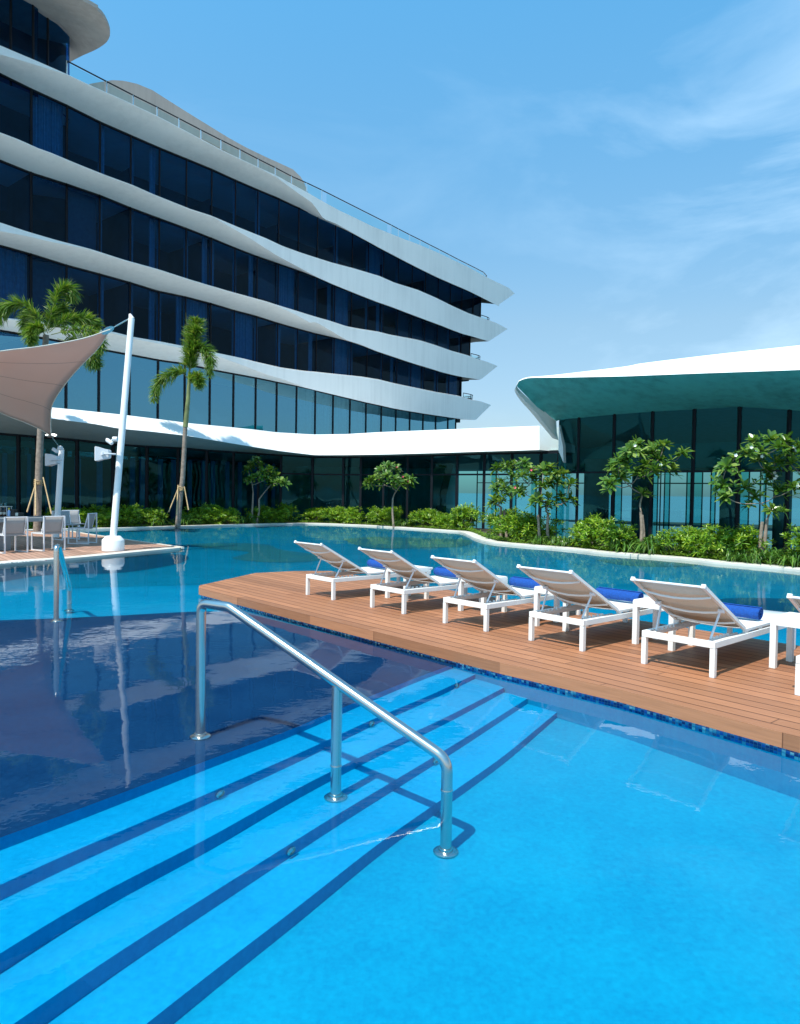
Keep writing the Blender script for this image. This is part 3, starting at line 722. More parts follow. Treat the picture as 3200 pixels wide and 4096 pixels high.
mb.face([TW.pt(te-2.5, 0, -4.2), TW.pt(te-2.5, 0, -13), TW.pt(te-2.5, 17, -13), TW.pt(te-2.5, 17, -4.2)])
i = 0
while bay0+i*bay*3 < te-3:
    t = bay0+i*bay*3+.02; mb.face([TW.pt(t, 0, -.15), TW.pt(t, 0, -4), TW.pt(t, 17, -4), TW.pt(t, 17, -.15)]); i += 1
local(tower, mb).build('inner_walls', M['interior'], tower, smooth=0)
# furniture silhouettes are left to the curtains; top-left rounded storey with its canopy
zc = TW.hit(328, 0, 2.6).z; zi = TW.hit(107, 0, 0).z
oc = [gz(x/1.3123, y/1.3123, zc) for x, y in [(430, 0), (500, 45), (545, 90), (573, 150), (577, 187), (556, 225), (500, 262), (430, 293), (360, 330)]]
ic = [gz(x/1.3123, y/1.3123, zi) for x, y in [(140, 0), (190, 42), (240, 80), (305, 120), (345, 160), (372, 190), (368, 215), (355, 228)]]
oc = [TW.pt(-9, zc, 2.6), TW.pt(-5, zc, 2.6)]+oc; ic = [TW.pt(-9, zi, .0), TW.pt(-5, zi, .0)]+ic
dcn = [p-TW.d*.0 for p in ic]
oc_ = resample(bez(oc, 8), 60); ic_ = resample(bez(ic, 8), 60)
back = ic_[-1]-TW.n*9-TW.d*1.5
mb = MB()
m1_ = [a.lerp(b, .5)+Vector((0, 0, .02)) for a, b in zip(ic_, oc_)]
mb.strip([ic_, m1_, oc_, [p+Vector((0, 0, .16)) for p in oc_], [p+Vector((0, 0, .25))-(p-q)*.25 for p, q in zip(oc_, ic_)], [q+Vector((0, 0, 1.0)) for q in ic_]])
mb.strip([ic_, [TW.pt(min((p-TW.P0).dot(TW.d), (ic_[-1]-TW.P0).dot(TW.d)-1.4), p.z+.02, -3.4) for p in ic_]])
local(tower, mb).build('rooftop_canopy', M['brown'], tower, smooth=40)
mb = MB(); zd = interp(W['b5'][2], ic_[-1].y and (ic_[-1]-TW.P0).dot(TW.d))-.6
low = [Vector((p.x, p.y, interp(W['b5'][2], (p-TW.P0).dot(TW.d))-.5)) for p in ic_]
inn_ = [p.lerp(TW.pt((p-TW.P0).dot(TW.d)-.4, p.z, -3.5), .12) for p in ic_]
gl_in = [p+Vector((-.12*TW.n.x, -.12*TW.n.y, 0)) for p in ic_]; lo_in = [p+Vector((-.12*TW.n.x, -.12*TW.n.y, 0)) for p in low]
mb.strip([lo_in, gl_in]); local(tower, mb).build('window_pane', M['tglass'], tower, smooth=60)
mb = MB()
for xx in (168, 238, 60):
    j = min(range(60), key=lambda q: abs(1600+F*(gl_in[q].x/gl_in[q].y)-xx/1.3123))
    mb.bar(lo_in[j], gl_in[j], .07, .1)
local(tower, mb).build('window_frame', M['mull'], tower, smooth=0)
mb = MB(); q1 = TW.pt(-9, 0, -2.4); q2 = TW.pt((ic_[-1]-TW.P0).dot(TW.d)-1.2, 0, -2.4)
mb.face([(q1.x, q1.y, 14), (q2.x, q2.y, 14), (q2.x, q2.y, zi+.4), (q1.x, q1.y, zi+.4)])
e1 = gl_in[-1]; mb.face([(q2.x, q2.y, 14), (e1.x, e1.y, 14), (e1.x, e1.y, zi+.2), (q2.x, q2.y, zi+.4)])
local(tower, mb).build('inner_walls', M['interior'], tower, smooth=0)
# rooftop pavilion behind the railing
top = r1((450, 470), (470, 440), (590, 420), (650, 424), (720, 440), (800, 473), (870, 518), (1000, 600), (1200, 723), (1290, 773), (1400, 826), (1480, 862), (1540, 890), (1580, 930), (1612, 985), (1616, 1010))
lowr = r1((450, 520), (640, 532), (700, 545), (800, 598), (950, 675), (1100, 745), (1300, 855), (1450, 922), (1550, 968), (1590, 1003), (1616, 1012))
mb = MB(); xs = [top[0][0]+(top[-1][0]-top[0][0])*i/60 for i in range(61)]
A = [TW.hit(x, interp(top, x), -5) for x in xs]; Bq = [TW.hit(x, max(interp(lowr, x), interp(top, x)+2), -5) for x in xs]
mb.strip([[q-TW.n*1.6-Vector((0, 0, .1)) for q in Bq], Bq, A, [q-TW.n*2.5+Vector((0, 0, .25)) for q in A], [q-TW.n*8 for q in A]])
local(tower, mb).build('rooftop_shell', M['brown'], tower, smooth=40)
mb = MB(); mb.strip([[q-TW.n*1.0-Vector((0, 0, 4)) for q in Bq[8:]], [q-TW.n*1.0+Vector((0, 0, .3)) for q in Bq[8:]]])
local(tower, mb).build('window_pane', M['dark'], tower, smooth=60)
# roof railing: rail, posts, glass
rt_ = r1((352, 320), (560, 428), (700, 500), (825, 562), (940, 622), (1055, 682), (1160, 735), (1260, 785), (1355, 835), (1445, 880), (1530, 925), (1610, 960), (1690, 998)) + r3((720, 0), (765, 24), (835, 60), (900, 92), (960, 123), (1020, 153), (1080, 184), (1135, 213), (1190, 240), (1245, 268), (1295, 294))
rt_ = fix(rt_); PR = 1.25
rp_ = [TW.hit(x, y, PR) for x, y in rt_]
rl = [TW.tz(x, y, PR) for x, y in rt_]
tail = [rp_[-1]+TW.d*.9-TW.n*.3-Vector((0, 0, .02)), rp_[-1]+TW.d*1.3-TW.n*1.1, rp_[-1]+TW.d*1.2-TW.n*2.4]
railing = empty('roof_railing', tuple(rp_[0]), label='long glass railing with steel posts along the hotel roof edge', cat='railing')
mb = MB(); path = rp_+tail; mb.tube(path, .032, 8); local(railing, mb).build('top_rail', M['dark'], railing)
gls = MB()
for j, p in enumerate(path):
    t = (p-TW.P0).dot(TW.d); zb = interp(W['b5'][2], t)-.1
    mb = MB(); mb.bar((p.x, p.y, zb), (p.x, p.y, p.z), .04, .09); local(railing, mb).build('post', M['steel'], railing, smooth=0)
    if j < len(path)-1:
        q = path[j+1]; tq = (q-TW.P0).dot(TW.d); zq = interp(W['b5'][2], tq)-.1
        a_ = p.lerp(q, .06); b_ = p.lerp(q, .94)
        gls.face([(a_.x, a_.y, zb+.15), (b_.x, b_.y, zq+.15), (b_.x, b_.y, q.z-.08), (a_.x, a_.y, p.z-.08)])
local(railing, gls).build('glass_panels', M['rglass'], railing, smooth=0)
# small balcony railings at the prows
for k, (bx, by), wds in (('b4', (1296, 545), 'top'), ('b3', (1238, 785), 'middle'), ('b2', (1190, 1030), 'lowest')):
    c0 = TW.hit(1100+(bx-22)/1.5509, 900+(by+12)/1.5509, .2); te = bands[k]['te']
    zt = c0.z; t_ = (c0-TW.P0).dot(TW.d)
    rr = empty('balcony_railing', tuple(c0), label='small curved %s balcony railing at the hotel prow' % {'top': 'dark topmost', 'middle': 'dark middle', 'lowest': 'dark lowest'}[wds], cat='railing', group='prow balcony railings')
    pts = [TW.pt(t_, zt, .2), TW.pt(t_+1.1, zt-.02, .25), TW.pt(t_+1.7, zt-.03, -.2), TW.pt(t_+1.9, zt-.03, -1.2)]
    pts = bez(pts, 5); mb = MB(); mb.tube(pts, .03, 6)
    for p in pts[::4]: mb.bar(p, p-Vector((0, 0, 1.1)), .04, .04)
    local(rr, mb).build('rail', M['dark'], rr)
    mb = MB(); mb.strip([[p-Vector((0, 0, 1.1)) for p in pts], [p-Vector((0, 0, .1)) for p in pts]]); local(rr, mb).build('glass_panel', M['rglass'], rr)

# ================================================================== PODIUM
pod = empty('podium_building', tuple(dY(1300, 2050, 37).xy)+(0,), label='long low glazed wing under a broad white curving fascia', cat='building')
Yg = [(-500, 26), (0, 28.6), (509, 31.6), (931, 34.6), (1150, 36.3), (1250, 36.8), (1375, 36.6), (1500, 35.8), (1720, 33.8), (2000, 31.6), (2240, 29.8), (2500, 28)]
def sm(L, x):  # smoothed interpolation
    return (interp(L, x-60)+interp(L, x-20)+interp(L, x+20)+interp(L, x+60))/4
Tf = r2((-400, 905), (0, 925), (265, 957), (400, 970), (620, 993), (840, 1020), (990, 1040), (1200, 1060), (1330, 1073), (1450, 1088), (1600, 1097)) + r3((250, 1300), (450, 1297), (650, 1285), (900, 1275), (1150, 1265), (1400, 1255), (1640, 1246))
Cf = r2((-400, 960), (0, 985), (265, 1015), (500, 1045), (620, 1068), (800, 1085), (970, 1105), (1150, 1135), (1350, 1168), (1480, 1188), (1600, 1202)) + r3((250, 1428), (450, 1427), (700, 1423), (1000, 1415), (1300, 1405), (1650, 1395))
Hf = r2((-400, 1060), (0, 1092), (400, 1125), (600, 1148), (780, 1160), (970, 1170), (1085, 1180), (1225, 1189), (1355, 1197), (1475, 1205), (1600, 1213)) + r3((250, 1436), (450, 1437), (700, 1434), (1000, 1426), (1300, 1415), (1700, 1407))
over = [(-500, 3.2), (0, 3.0), (600, 2.6), (1000, 2.0), (1200, 1.6), (1400, .9), (1700, .8), (2200, .8)]
xs = [-500+(2157+500)*i/100 for i in range(101)]
T_ = []; C_ = []; H_ = []; B_ = []
for x in xs:
    y_ = sm(Yg, x); o_ = interp(over, x)
    T_.append(dY(x, interp(Tf, x), y_-o_+.75)); C_.append(dY(x, interp(Cf, x), y_-o_)); H_.append(dY(x, interp(Hf, x), y_))
    B_.append(dY(x, interp(Tf, x), y_-o_)+Vector((x*0-2.0, 9, 0)) if x < 900 else dY(x, interp(Tf, x), y_-o_)+Vector((2, 12, 0)))
mb = MB(); mb.strip([C_, T_])
e0, e1 = T_[-1], C_[-1]
g0, g1 = dY(2300, 1706, 31.5), dY(2300, 1795, 31.5)
g0.z = e0.z; g1.z = e1.z
mb.strip([[e1, g1], [e0, g0]])
local(pod, mb).build('fascia', M['podium'], pod, smooth=50)
mb = MB(); mb.strip([H_+[Vector((g1.x, g1.y+1, H_[-1].z))], C_+[g1]]); local(pod, mb).build('soffit', M['soffitg'], pod, smooth=30)
mb = MB(); mb.strip([T_, [Vector((p.x, p.y, p.z-.02)) for p in B_]]); local(pod, mb).build('roof', M['roofw'], pod, smooth=30)
# glazing
mx_px = [-380, -260, -140, -20, 75, 150, 310, 453, 589, 713, 828, 935, 1034, 1125, 1251, 1374, 1444, 1535, 1631, 1728, 1829, 1938, 2048, 2164, 2236]
fr_ = MB(); rp2 = []
for j, x in enumerate(mx_px):
    y_ = sm(Yg, x); h = dY(x, interp(Hf, x), y_); rp2.append(h)
    fr_.bar((h.x, h.y, .03), (h.x, h.y, h.z), .11, .16)
for j in range(len(rp2)-1):
    a_, b_ = rp2[j], rp2[j+1]
    fr_.bar((a_.x, a_.y, a_.z-.03), (b_.x, b_.y, b_.z-.03), .14, .09)
    if mx_px[j] >= 1100: fr_.bar((a_.x, a_.y, 2.46), (b_.x, b_.y, 2.46), .08, .075)
    m1 = MB(); m1.face([(a_.x, a_.y, .03), (b_.x, b_.y, .03), tuple(b_), tuple(a_)]); local(pod, m1).build('window_pane', M['pglass'], pod, smooth=0)
local(pod, fr_).build('window_frame', M['mull'], pod, smooth=0)
mb = MB()
flr = [Vector((p.x, p.y, .075)) for p in rp2]
bk2 = [Vector((p.x+(-4 if j < 14 else 3.5), p.y+(6.5 if j < 18 else 13), .075)) for j, p in enumerate(rp2)]
mb.strip([flr, bk2], 0); mb.strip([[Vector((p.x, p.y, 3.45)) for p in flr], [Vector((p.x, p.y, 3.05)) for p in bk2]], 1)
mb.strip([bk2[:19], Z(bk2[:19], 4)], 2)
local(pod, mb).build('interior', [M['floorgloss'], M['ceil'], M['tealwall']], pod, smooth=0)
mb = MB()
for j in range(19, len(bk2)-1):
    a_, b_ = bk2[j], bk2[j+1]
    mb.bar((a_.x, a_.y, 0), (a_.x, a_.y, 3.1), .07, .1); mb.bar((a_.x, a_.y, 2.3), (b_.x, b_.y, 2.3), .05, .05)
for x0, x1, y_ in ((1745, 1800, 40), (1540, 1590, 38)):
    p = dY(x0, 2070, y_); q = dY(x1, 1900, y_); mb.bar((p.x, p.y, 0), (q.x, q.y, 3.2), .5, .35)
local(pod, mb).build('interior_columns', M['column'], pod, smooth=0)
mb = MB()
for j in range(19, len(bk2)-1):
    a_, b_ = bk2[j], bk2[j+1]
    q = a_.lerp(b_, .75); mb.face([(q.x, q.y, .08), (b_.x, b_.y, .08), (b_.x, b_.y, 3.0), (q.x, q.y, 3.0)])
local(pod, mb).build('rear_glass', M['fglass'], pod, smooth=0)
rngc = random.Random(5); dbc = plain('deep_blue_curtain', (.06, .22, .42), .9)
for j in range(2, 13):            # curtains hanging inside the left wing
    a_, b_ = rp2[j], rp2[j+1]
    for s in (rngc.uniform(.05, .3), rngc.uniform(.55, .8)):
        lo = []; hi = []
        for k in range(13):
            q = a_.lerp(b_, s+.16*k/12); off = 1.6+.06*math.sin(k*1.7)
            lo.append(Vector((q.x-.3, q.y+off, .05))); hi.append(Vector((q.x-.3, q.y+off, 3.0)))
        mb = MB(); mb.strip([lo, hi]); local(pod, mb).build('curtain', dbc, pod, smooth=80)

# ================================================================== PAVILION
PV = Plane((11.2, 20.3, 0), (.707, -.707, 0), (-.707, -.707, 0))
pav = empty('pool_pavilion', (9, 22, 0), label='single storey teal glass pavilion with a flaring white wing roof', cat='pavilion')
r5 = lambda *L: [(2000+x/1.4217, 1300+y/1.4217) for x, y in L]
r9 = lambda *L: [(2000+x/3.412, 1450+y/3.412) for x, y in L]
head = r9((770, 800), (790, 786), (870, 775), (1080, 757), (1550, 712)) + r5((868, 493), (1105, 480), (1250, 471), (1362, 466), (1640, 483), (1706, 489), (2100, 520), (2600, 560))
rim = r9((225, 318), (232, 285), (255, 258), (320, 228), (410, 210), (600, 206), (900, 204), (1706, 188)) + r5((800, 288), (1200, 273), (1706, 255), (2200, 230), (2700, 205))
topl = r9((225, 312), (232, 278), (255, 248), (320, 215), (410, 195), (600, 183), (900, 152), (1706, 55)) + r5((800, 219), (1200, 170), (1706, 115), (2200, 60), (2700, 5))
n_ = 70
def rs(L, fn, n):
    P = [fn(x, y) for x, y in L]; return resample(bez(P, 6), n)
PO = 2.7
rimP = rs(rim, lambda x, y: PV.hit(x, y, PO), n_); headP = rs(head, lambda x, y: PV.hit(x, y, 0), n_)
topP = rs(topl, lambda x, y: PV.hit(x, y, PO-.02), n_)
for i in range(n_): topP[i] += -PV.n*(0 if i < 12 else min(1.2, (i-12)*.04))*0
mb = MB()
rimU = [p+Vector((0, 0, .05)) for p in rimP]
# make top row share stations with rim: nearest picture column
def col(P, x):
    L_ = sorted([((q.dot(rt)/q.dot(fwd)), q) for q in [p-CAM for p in P]], key=lambda a: a[0]); xs_ = [a[0] for a in L_]
    if x <= xs_[0]: return L_[0][1]+CAM
    for (a, p), (b, q) in zip(L_, L_[1:]):
        if a <= x <= b: return p.lerp(q, (x-a)/max(1e-9, b-a))+CAM
    return L_[-1][1]+CAM
rim_c = [(p-CAM).dot(rt)/(p-CAM).dot(fwd) for p in rimP]
topC = [col(topP, c) for c in rim_c]
topC = [t if t.z > r.z+.02 else Vector((t.x, t.y, r.z+.02)) for t, r in zip(topC, rimP)]
lean = []
for i, (t, r) in enumerate(zip(topC, rimP)):
    k = 1+.02*min(1, i/30)   # face leans back, kept on the same sight line
    lean.append(CAM+(t-CAM)*k)
mb.strip([rimP, lean, [p-PV.n*4+Vector((0, 0, .02)) for p in lean], [p-PV.n*17-Vector((0, 0, .4)) for p in lean]])
local(pav, mb).build('roof', M['roofw'], pav, smooth=30)
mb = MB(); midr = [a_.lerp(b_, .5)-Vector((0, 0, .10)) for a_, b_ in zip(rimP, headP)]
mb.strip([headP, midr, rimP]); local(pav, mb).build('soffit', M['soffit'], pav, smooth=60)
mb = MB(); ln = []
for i in range(0, n_-1): pass
# flank of the wing at its left end
O = r9((225, 318), (250, 390), (350, 530), (470, 660), (640, 870), (800, 1060)); Kc = r9((225, 318), (262, 372), (400, 500), (560, 625), (690, 740), (768, 800))
O_ = [dY(x, y, 24.3+.45*i) for i, (x, y) in enumerate(O)]
K_ = [PV.hit(x, y, PO*(1-i/5)) for i, (x, y) in enumerate(Kc)]
O_ = resample(bez(O_, 5), 24); K_ = resample(bez(K_, 5), 24)
mb.strip([K_, [a_.lerp(b_, .5)+Vector((-.02, 0, -.06)) for a_, b_ in zip(K_, O_)], O_]); mb.strip([O_, [p+Vector((.4, 3, .3)) for p in O_]])
local(pav, mb).build('wing_flank', M['band'], pav, smooth=60)
mb = MB(); f_ = [(803, 850), (858, 1140), (866, 1366), (797, 1200)]
fp_ = [PV.hit(2000+x/3.412, 1450+y/3.412, q) for (x, y), q in zip(f_, (.15, .3, .3, .15))]
mb.face(fp_); mb.face([p+Vector((.15, .25, 0)) for p in reversed(fp_)])
for i in range(4): mb.face([fp_[i], fp_[(i+1) % 4], fp_[(i+1) % 4]+Vector((.15, .25, 0)), fp_[i]+Vector((.15, .25, 0))])
local(pav, mb).build('corner_fin', M['podium'], pav, smooth=0)
vm = [2236, 2315, 2457, 2610, 2777, 2958, 3157, 3375, 3620]
fr_ = MB(); vp = []
for x in vm:
    h = PV.hit(x, interp(head, x), 0); vp.append(h)
    if x > 2240: fr_.bar((h.x, h.y, .03), (h.x, h.y, h.z+.05), .07, .14)
TRZ = 2.40
for a_, b_ in zip(vp, vp[1:]):
    fr_.bar((a_.x, a_.y, TRZ), (b_.x, b_.y, TRZ), .07, .06)
    for z0, z1a, z1b in ((.03, TRZ, TRZ), (TRZ, a_.z+.05, b_.z+.05)):
        m1 = MB(); m1.face([(a_.x, a_.y, z0), (b_.x, b_.y, z0), (b_.x, b_.y, z1b), (a_.x, a_.y, z1a)]); local(pav, m1).build('window_pane', M['vglass'], pav, smooth=0)
local(pav, fr_).build('window_frame', M['mull'], pav, smooth=0)
mb = MB()
c0 = vp[0]; far0 = Vector((9.4, 41.5, 0)); farN = Vector((26, 25, 0)); c9 = vp[-1]
mb.face([(c0.x, c0.y, .03), (far0.x, far0.y, .03), (far0.x, far0.y, 3.2), (c0.x, c0.y, c0.z)])
local(pav, mb).build('side_glass', M['vglass'], pav, smooth=0)
mb = MB()
mb.face([(c0.x, c0.y, .08), (c9.x, c9.y, .08), (farN.x, farN.y, .08), (far0.x, far0.y, .08)], 0)
h0, h9 = vp[0], vp[-1]
mb.strip([[p+Vector((0, 0, .03)) for p in vp], [Vector((*far0.lerp(farN, i/(len(vp)-1)).xy, 2.95)) for i in range(len(vp))]], 1)
mb.face([(far0.x, far0.y, 2.85), (farN.x, farN.y, 2.85), (farN.x, farN.y, 6.8), (far0.x, far0.y, 6.8)], 2)
mb.face([(far0.x, far0.y, 3.1), (far0.x, far0.y, 6.6), (c0.x, c0.y, 4.2), (c0.x, c0.y, 4.0)], 2)
mq = [Vector((h0.x, h0.y, 0)).lerp(far0, .45), Vector((h9.x, h9.y, 0)).lerp(farN, .45)]
mb.face([(mq[0].x, mq[0].y, 2.75), (mq[1].x, mq[1].y, 2.75), (mq[1].x, mq[1].y, 4.7), (mq[0].x, mq[0].y, 4.7)], 2)
local(pav, mb).build('interior', [M['floorgloss'], M['ceil'], M['tealwall']], pav, smooth=0)
mb = MB()
for x, y_, rr in ((2563, 27.5, .33), (2920, 25.2, .33), (3130, 24.0, .28), (2385, 29.5, .5)):
    p = dY(x, 2000, y_); mb.lathe((p.x, p.y, .08), [(rr, 0), (rr, 3.0)], 24)
local(pav, mb).build('interior_columns', M['column'], pav)
fd = (farN-far0); mb = MB(); gf = MB()
def farx(x):
    d_ = ray(x, 2000); den = d_.x*fd.y-d_.y*fd.x; k = (far0.x*fd.y-far0.y*fd.x)/den; return Vector((d_.x*k, d_.y*k, 0))
for x in (2418, 2458, 2486, 2611, 2630, 2641, 2657, 2678, 2746, 2808, 2843, 2861, 2995, 3040, 3062, 3240):
    p = farx(x); mb.bar((p.x, p.y, .08), (p.x, p.y, 2.9), .05, .05)
mb.bar((far0.x, far0.y, 2.28), (farN.x, farN.y, 2.28), .06, .06)
for x0, x1 in ((2410, 2440), (2458, 2486), (2611, 2630), (2657, 2678), (2746, 2765), (2769, 2808), (2843, 2861), (2960, 2997), (3052, 3064)):
    p, q = farx(x0), farx(x1); gf.face([(p.x, p.y, .08), (q.x, q.y, .08), (q.x, q.y, 2.9), (p.x, p.y, 2.9)])
local(pav, mb).build('rear_frame', M['mull'], pav, smooth=0); local(pav, gf).build('rear_glass', M['fglass'], pav, smooth=0)

# ================================================================== SAIL, MASTS
def mast(base, topp, r, br, bh, label, zb):
    o = empty('sail_mast', (base.x, base.y, zb), label=label, cat='mast', group='sail masts')
    mb = MB(); mb.lathe((0, 0, 0), [(br, 0), (br, bh*.68), (br*.97, bh*.74), (br*.68, bh*.96), (br*.6, bh), (.0, bh+.005)], 36)
    if bh > .1: mb.build('footing', M['pole'], o, smooth=30)
    t = topp-Vector((base.x, base.y, zb)); mb = MB(); mb.tube([Vector((0, 0, bh*.9))+t*.0, t*.5+Vector((0, 0, bh*.45)), t], [r, r, r*.92], 24)
    mb.tube([t, t+Vector((-r*.5, 0, .12))], [r*.9, r*.35], 12)
    mb.build('pole', M['pole'], o); return o
mbp = gz(436, 2205, .05); mbp.y += .26; mtop = dY(526, 1275, 18.9)
M1 = mast(mbp, mtop, .083, .27, .37, 'tall leaning white mast with a fat round footing on the island deck', .05)
p2 = dY(225, 2058, 21.6); mt2 = dY(246, 1800, 21.8)
M2 = mast(p2, mt2, .085, .16, .08, 'short white mast behind the bar table holding the sail corner', .05)
def kit(yo, sx, sy, ang, hold, lbl1, lbl2):
    # horn loudspeaker and small spot lamp
    p = dY(sx, sy, yo); o = empty('loudspeaker', tuple(p), ang, label=lbl1, cat='loudspeaker', group='horn loudspeakers')
    mb = MB(); rows = []
    for q, w_, h_ in ((-.19, .15, .16), (-.17, .17, .18), (0, .125, .13), (.12, .10, .11), (.15, .07, .08)):
        rows.append([Vector((q, -w_, -h_)), Vector((q, w_, -h_)), Vector((q, w_, h_)), Vector((q, -w_, h_))])
    mb.strip(rows, closed=True); b_ = len(mb.v); mb.face([rows[0][k] for k in range(4)]); mb.face([rows[-1][k] for k in (3, 2, 1, 0)])
    bo = mb.build('horn', M['plastic'], o, smooth=25)
    mb = MB(); mb.tube([(0, -.12, 0), (.0, -.16, 0), (.12, -.16, 0), (.28, -.04, .0)], .022, 8); mb.lathe((0, -.15, -.03), [(.04, 0), (.04, .06)], 12)
    mb.build('bracket', M['plastic'], o)
    return o
kit(18.05, 417, 1816, R(8), None, 'square white horn loudspeaker clamped to the tall leaning mast', '')
kit(21.3, 216, 1840, R(-5), None, 'square grey-lit horn loudspeaker clamped to the short mast', '')
for (sx, sy, yo, lbl) in ((449, 1764, 18.2, 'small white cylinder spotlight high on the tall leaning mast'), (231, 1800, 21.4, 'small white cylinder spotlight at the top of the short mast')):
    p = dY(sx, sy, yo); o = empty('spotlight', tuple(p), label=lbl, cat='spotlight', group='mast spotlights')
    mb = MB(); mb.tube([(-.15, 0, .03), (-.13, 0, .025), (.0, -.02, -.06), (.02, -.02, -.075)], [.045, .052, .05, .03], 14); mb.build('lamp_head', M['plastic'], o)
    mb = MB(); mb.tube([(.02, 0, .05), (.13, 0, .05)], .062, 14); mb.tube([(-.05, 0, 0), (.02, 0, .04)], .02, 8); mb.build('junction_box', M['plastic'], o)
# sail
A_ = dY(440, 1318, 18.6); B_2 = dY(205, 1745, 21.4); Dn = dY(-900, 1600, 15.0); Cn = dY(-900, 1150, 20.5)
def edge(p, q, sag, n=24, dirv=Vector((0, 0, -1))):
    c = (p+q)/2+dirv*sag
    return [p*(1-t)**2+c*2*t*(1-t)+q*t*t for t in [k/n for k in range(n+1)]]
eT = edge(A_, Dn, 0, 24)                       # upper edge
cT = dY(-50, 1420, 17.6); eT = bez([A_, dY(328, 1355, 18.3), dY(150, 1387, 17.9), dY(0, 1405, 17.4), dY(-400, 1470, 16.2), Dn], 6)
eR = bez([A_, dY(395, 1390, 19.0), dY(290, 1500, 19.8), dY(213, 1610, 20.6), dY(203, 1690, 21.1), B_2], 6)
eB = bez([B_2, dY(170, 1722, 21.3), dY(100, 1690, 21.2), dY(0, 1650, 21.0), dY(-300, 1500, 20.8), Cn], 6)
eL = [Dn.lerp(Cn, k/30) for k in range(31)]
eT = resample(eT, 31); eR = resample(eR, 31); eB = resample(eB, 31); eL = resample(eL, 31)
rows = []
for j in range(31):                            # Coons patch
    v = j/30; row = []
    for i in range(31):
        u = i/30
        a_ = eT[i].lerp(eB[i], v); b_ = eR[j].lerp(eL[j], u)
        c_ = (A_.lerp(Dn, u)).lerp(B_2.lerp(Cn, u), v)
        row.append(a_+b_-c_)
    rows.append(row)
sail = empty('shade_sail', tuple(A_), label='taupe fabric shade sail stretched over the bar table', cat='shade sail')
mb = MB(); mb.strip(rows); so_ = local(sail, mb).build('cloth', M['sail'], sail, smooth=80)
sm_ = so_.modifiers.new('th', 'SOLIDIFY'); sm_.thickness = .006
mb = MB()
for j in (9, 17, 24): mb.tube([p for p in rows[j]], .006, 4)
local(sail, mb).build('seam', M['fabric'], sail)
mb = MB(); mb.tube(eT, .014, 6); mb.tube(eR, .014, 6); mb.tube(eB, .014, 6); local(sail, mb).build('hem', M['label'], sail)
def plate(c, e1, e2, nm):
    mb = MB(); n0 = e1.cross(e2).normalized()*.02
    P = [c+e1*math.cos(a)+e2*math.sin(a) for a in [math.pi*k/8 for k in range(17)]]
    for s in (-1, 1): mb.face([p+n0*s for p in (P if s > 0 else P[::-1])])
    mb.strip([[p-n0 for p in P], [p+n0 for p in P]], closed=True)
    return local(sail, mb).build(nm, M['steel'], sail, smooth=0)
plate(A_+Vector((-.06, 0, -.02)), (eT[2]-A_).normalized()*.17, Vector((-.02, .02, -.09)), 'corner_plate')
plate(B_2+Vector((0, 0, 0.02)), Vector((.17, 0, .0)), Vector((0, .03, .045)), 'corner_plate')
mb = MB(); e_ = Vector(mtop)+Vector((-.03, 0, .02)); mb.tube([A_, A_.lerp(e_, .35)], .012, 6); mb.tube([A_.lerp(e_, .3), A_.lerp(e_, .8)], .022, 8); mb.tube([A_.lerp(e_, .75), e_], .012, 6)
mb.tube([B_2, B_2.lerp(mt2, .5), mt2], .014, 6); local(sail, mb).build('tension_cable', M['steel'], sail)

# ================================================================== HANDRAILS
def handrail(pts, posts, r, label, fl):
    o = empty('handrail', tuple(posts[0][0]), label=label, cat='handrail', group='pool handrails')
    mb = MB(); P = []
    mb.tube(bez(pts, 6) if False else pts, r, 20); local(o, mb).build('rail', M['steel'], o, smooth=60)
    for (b_, t_, ring) in posts:
        mb = MB()
        if t_ is not None: mb.tube([b_, t_], r, 20)
        if t_ is not None: local(o, mb).build('post', M['steel'], o, smooth=60)
        mb = MB(); mb.lathe(b_, [(r*2.2, 0), (r*2.2, .008), (r*1.9, .014), (r*1.3, .016), (r*1.25, .028), (r*1.02, .03)], 28)
        if ring is not None: mb.lathe((b_.x, b_.y, ring), [(r*1.06, -.006), (r*1.1, 0), (r*1.06, .006)], 24)
        local(o, mb).build('flange', M['steel'], o, smooth=40)
    return o
def corner(a, b, c, rad, n=7):
    d0 = (a-b).normalized(); d1 = (c-b).normalized(); p0 = b+d0*rad; p1 = b+d1*rad
    return [p0*(1-t)**2+b*2*t*(1-t)+p1*t*t for t in [k/(n-1) for k in range(n)]]
RR = .0315
b1 = gz(801, 2949, -.01); bm = gz(1346, 3062, 0); b3 = gz(1787, 3161, 0)
topz = lambda x, y, q: dY(x, y, q.y).z
t1 = Vector((b1.x, b1.y, topz(815, 2412, b1))); t3z = topz(1787, 3040, b3)
t3 = Vector((b3.x, b3.y, t3z))
hd_ = Vector((b3.x-b1.x, b3.y-b1.y, 0)).normalized()
k2 = dY(950, 2430, (b1+hd_*.235).y); k2 = Vector(((b1+hd_*.235).x, (b1+hd_*.235).y, t1.z-.005))
tb = U(under(1787, 3405, FD), FD); foot3 = Vector((b3.x, b3.y, app(b3.x, b3.y, FD)))
footm = Vector((bm.x, bm.y, app(bm.x, bm.y, TD[3])))
pts = [b1]+corner(b1, t1, k2, .06)+corner(t1, k2, t3, .02, 3)+corner(k2, t3, foot3, .07)+[foot3]
ktm = (bm-b1).dot(hd_); q = (ktm-.235)/((b3-b1).dot(hd_)-.235); mtopz = k2.z+(t3.z-k2.z)*q
bm_ = b1+hd_*ktm
handrail(pts, [(b1, None, None), (Vector((bm_.x, bm_.y, footm.z)), Vector((bm_.x, bm_.y, mtopz-.02)), .0), (foot3, None, .0)], RR, 'brushed steel handrail descending the blue pool steps in front', None)
b1 = gz(225, 2487, -.01); b3 = gz(275, 2424, 0)
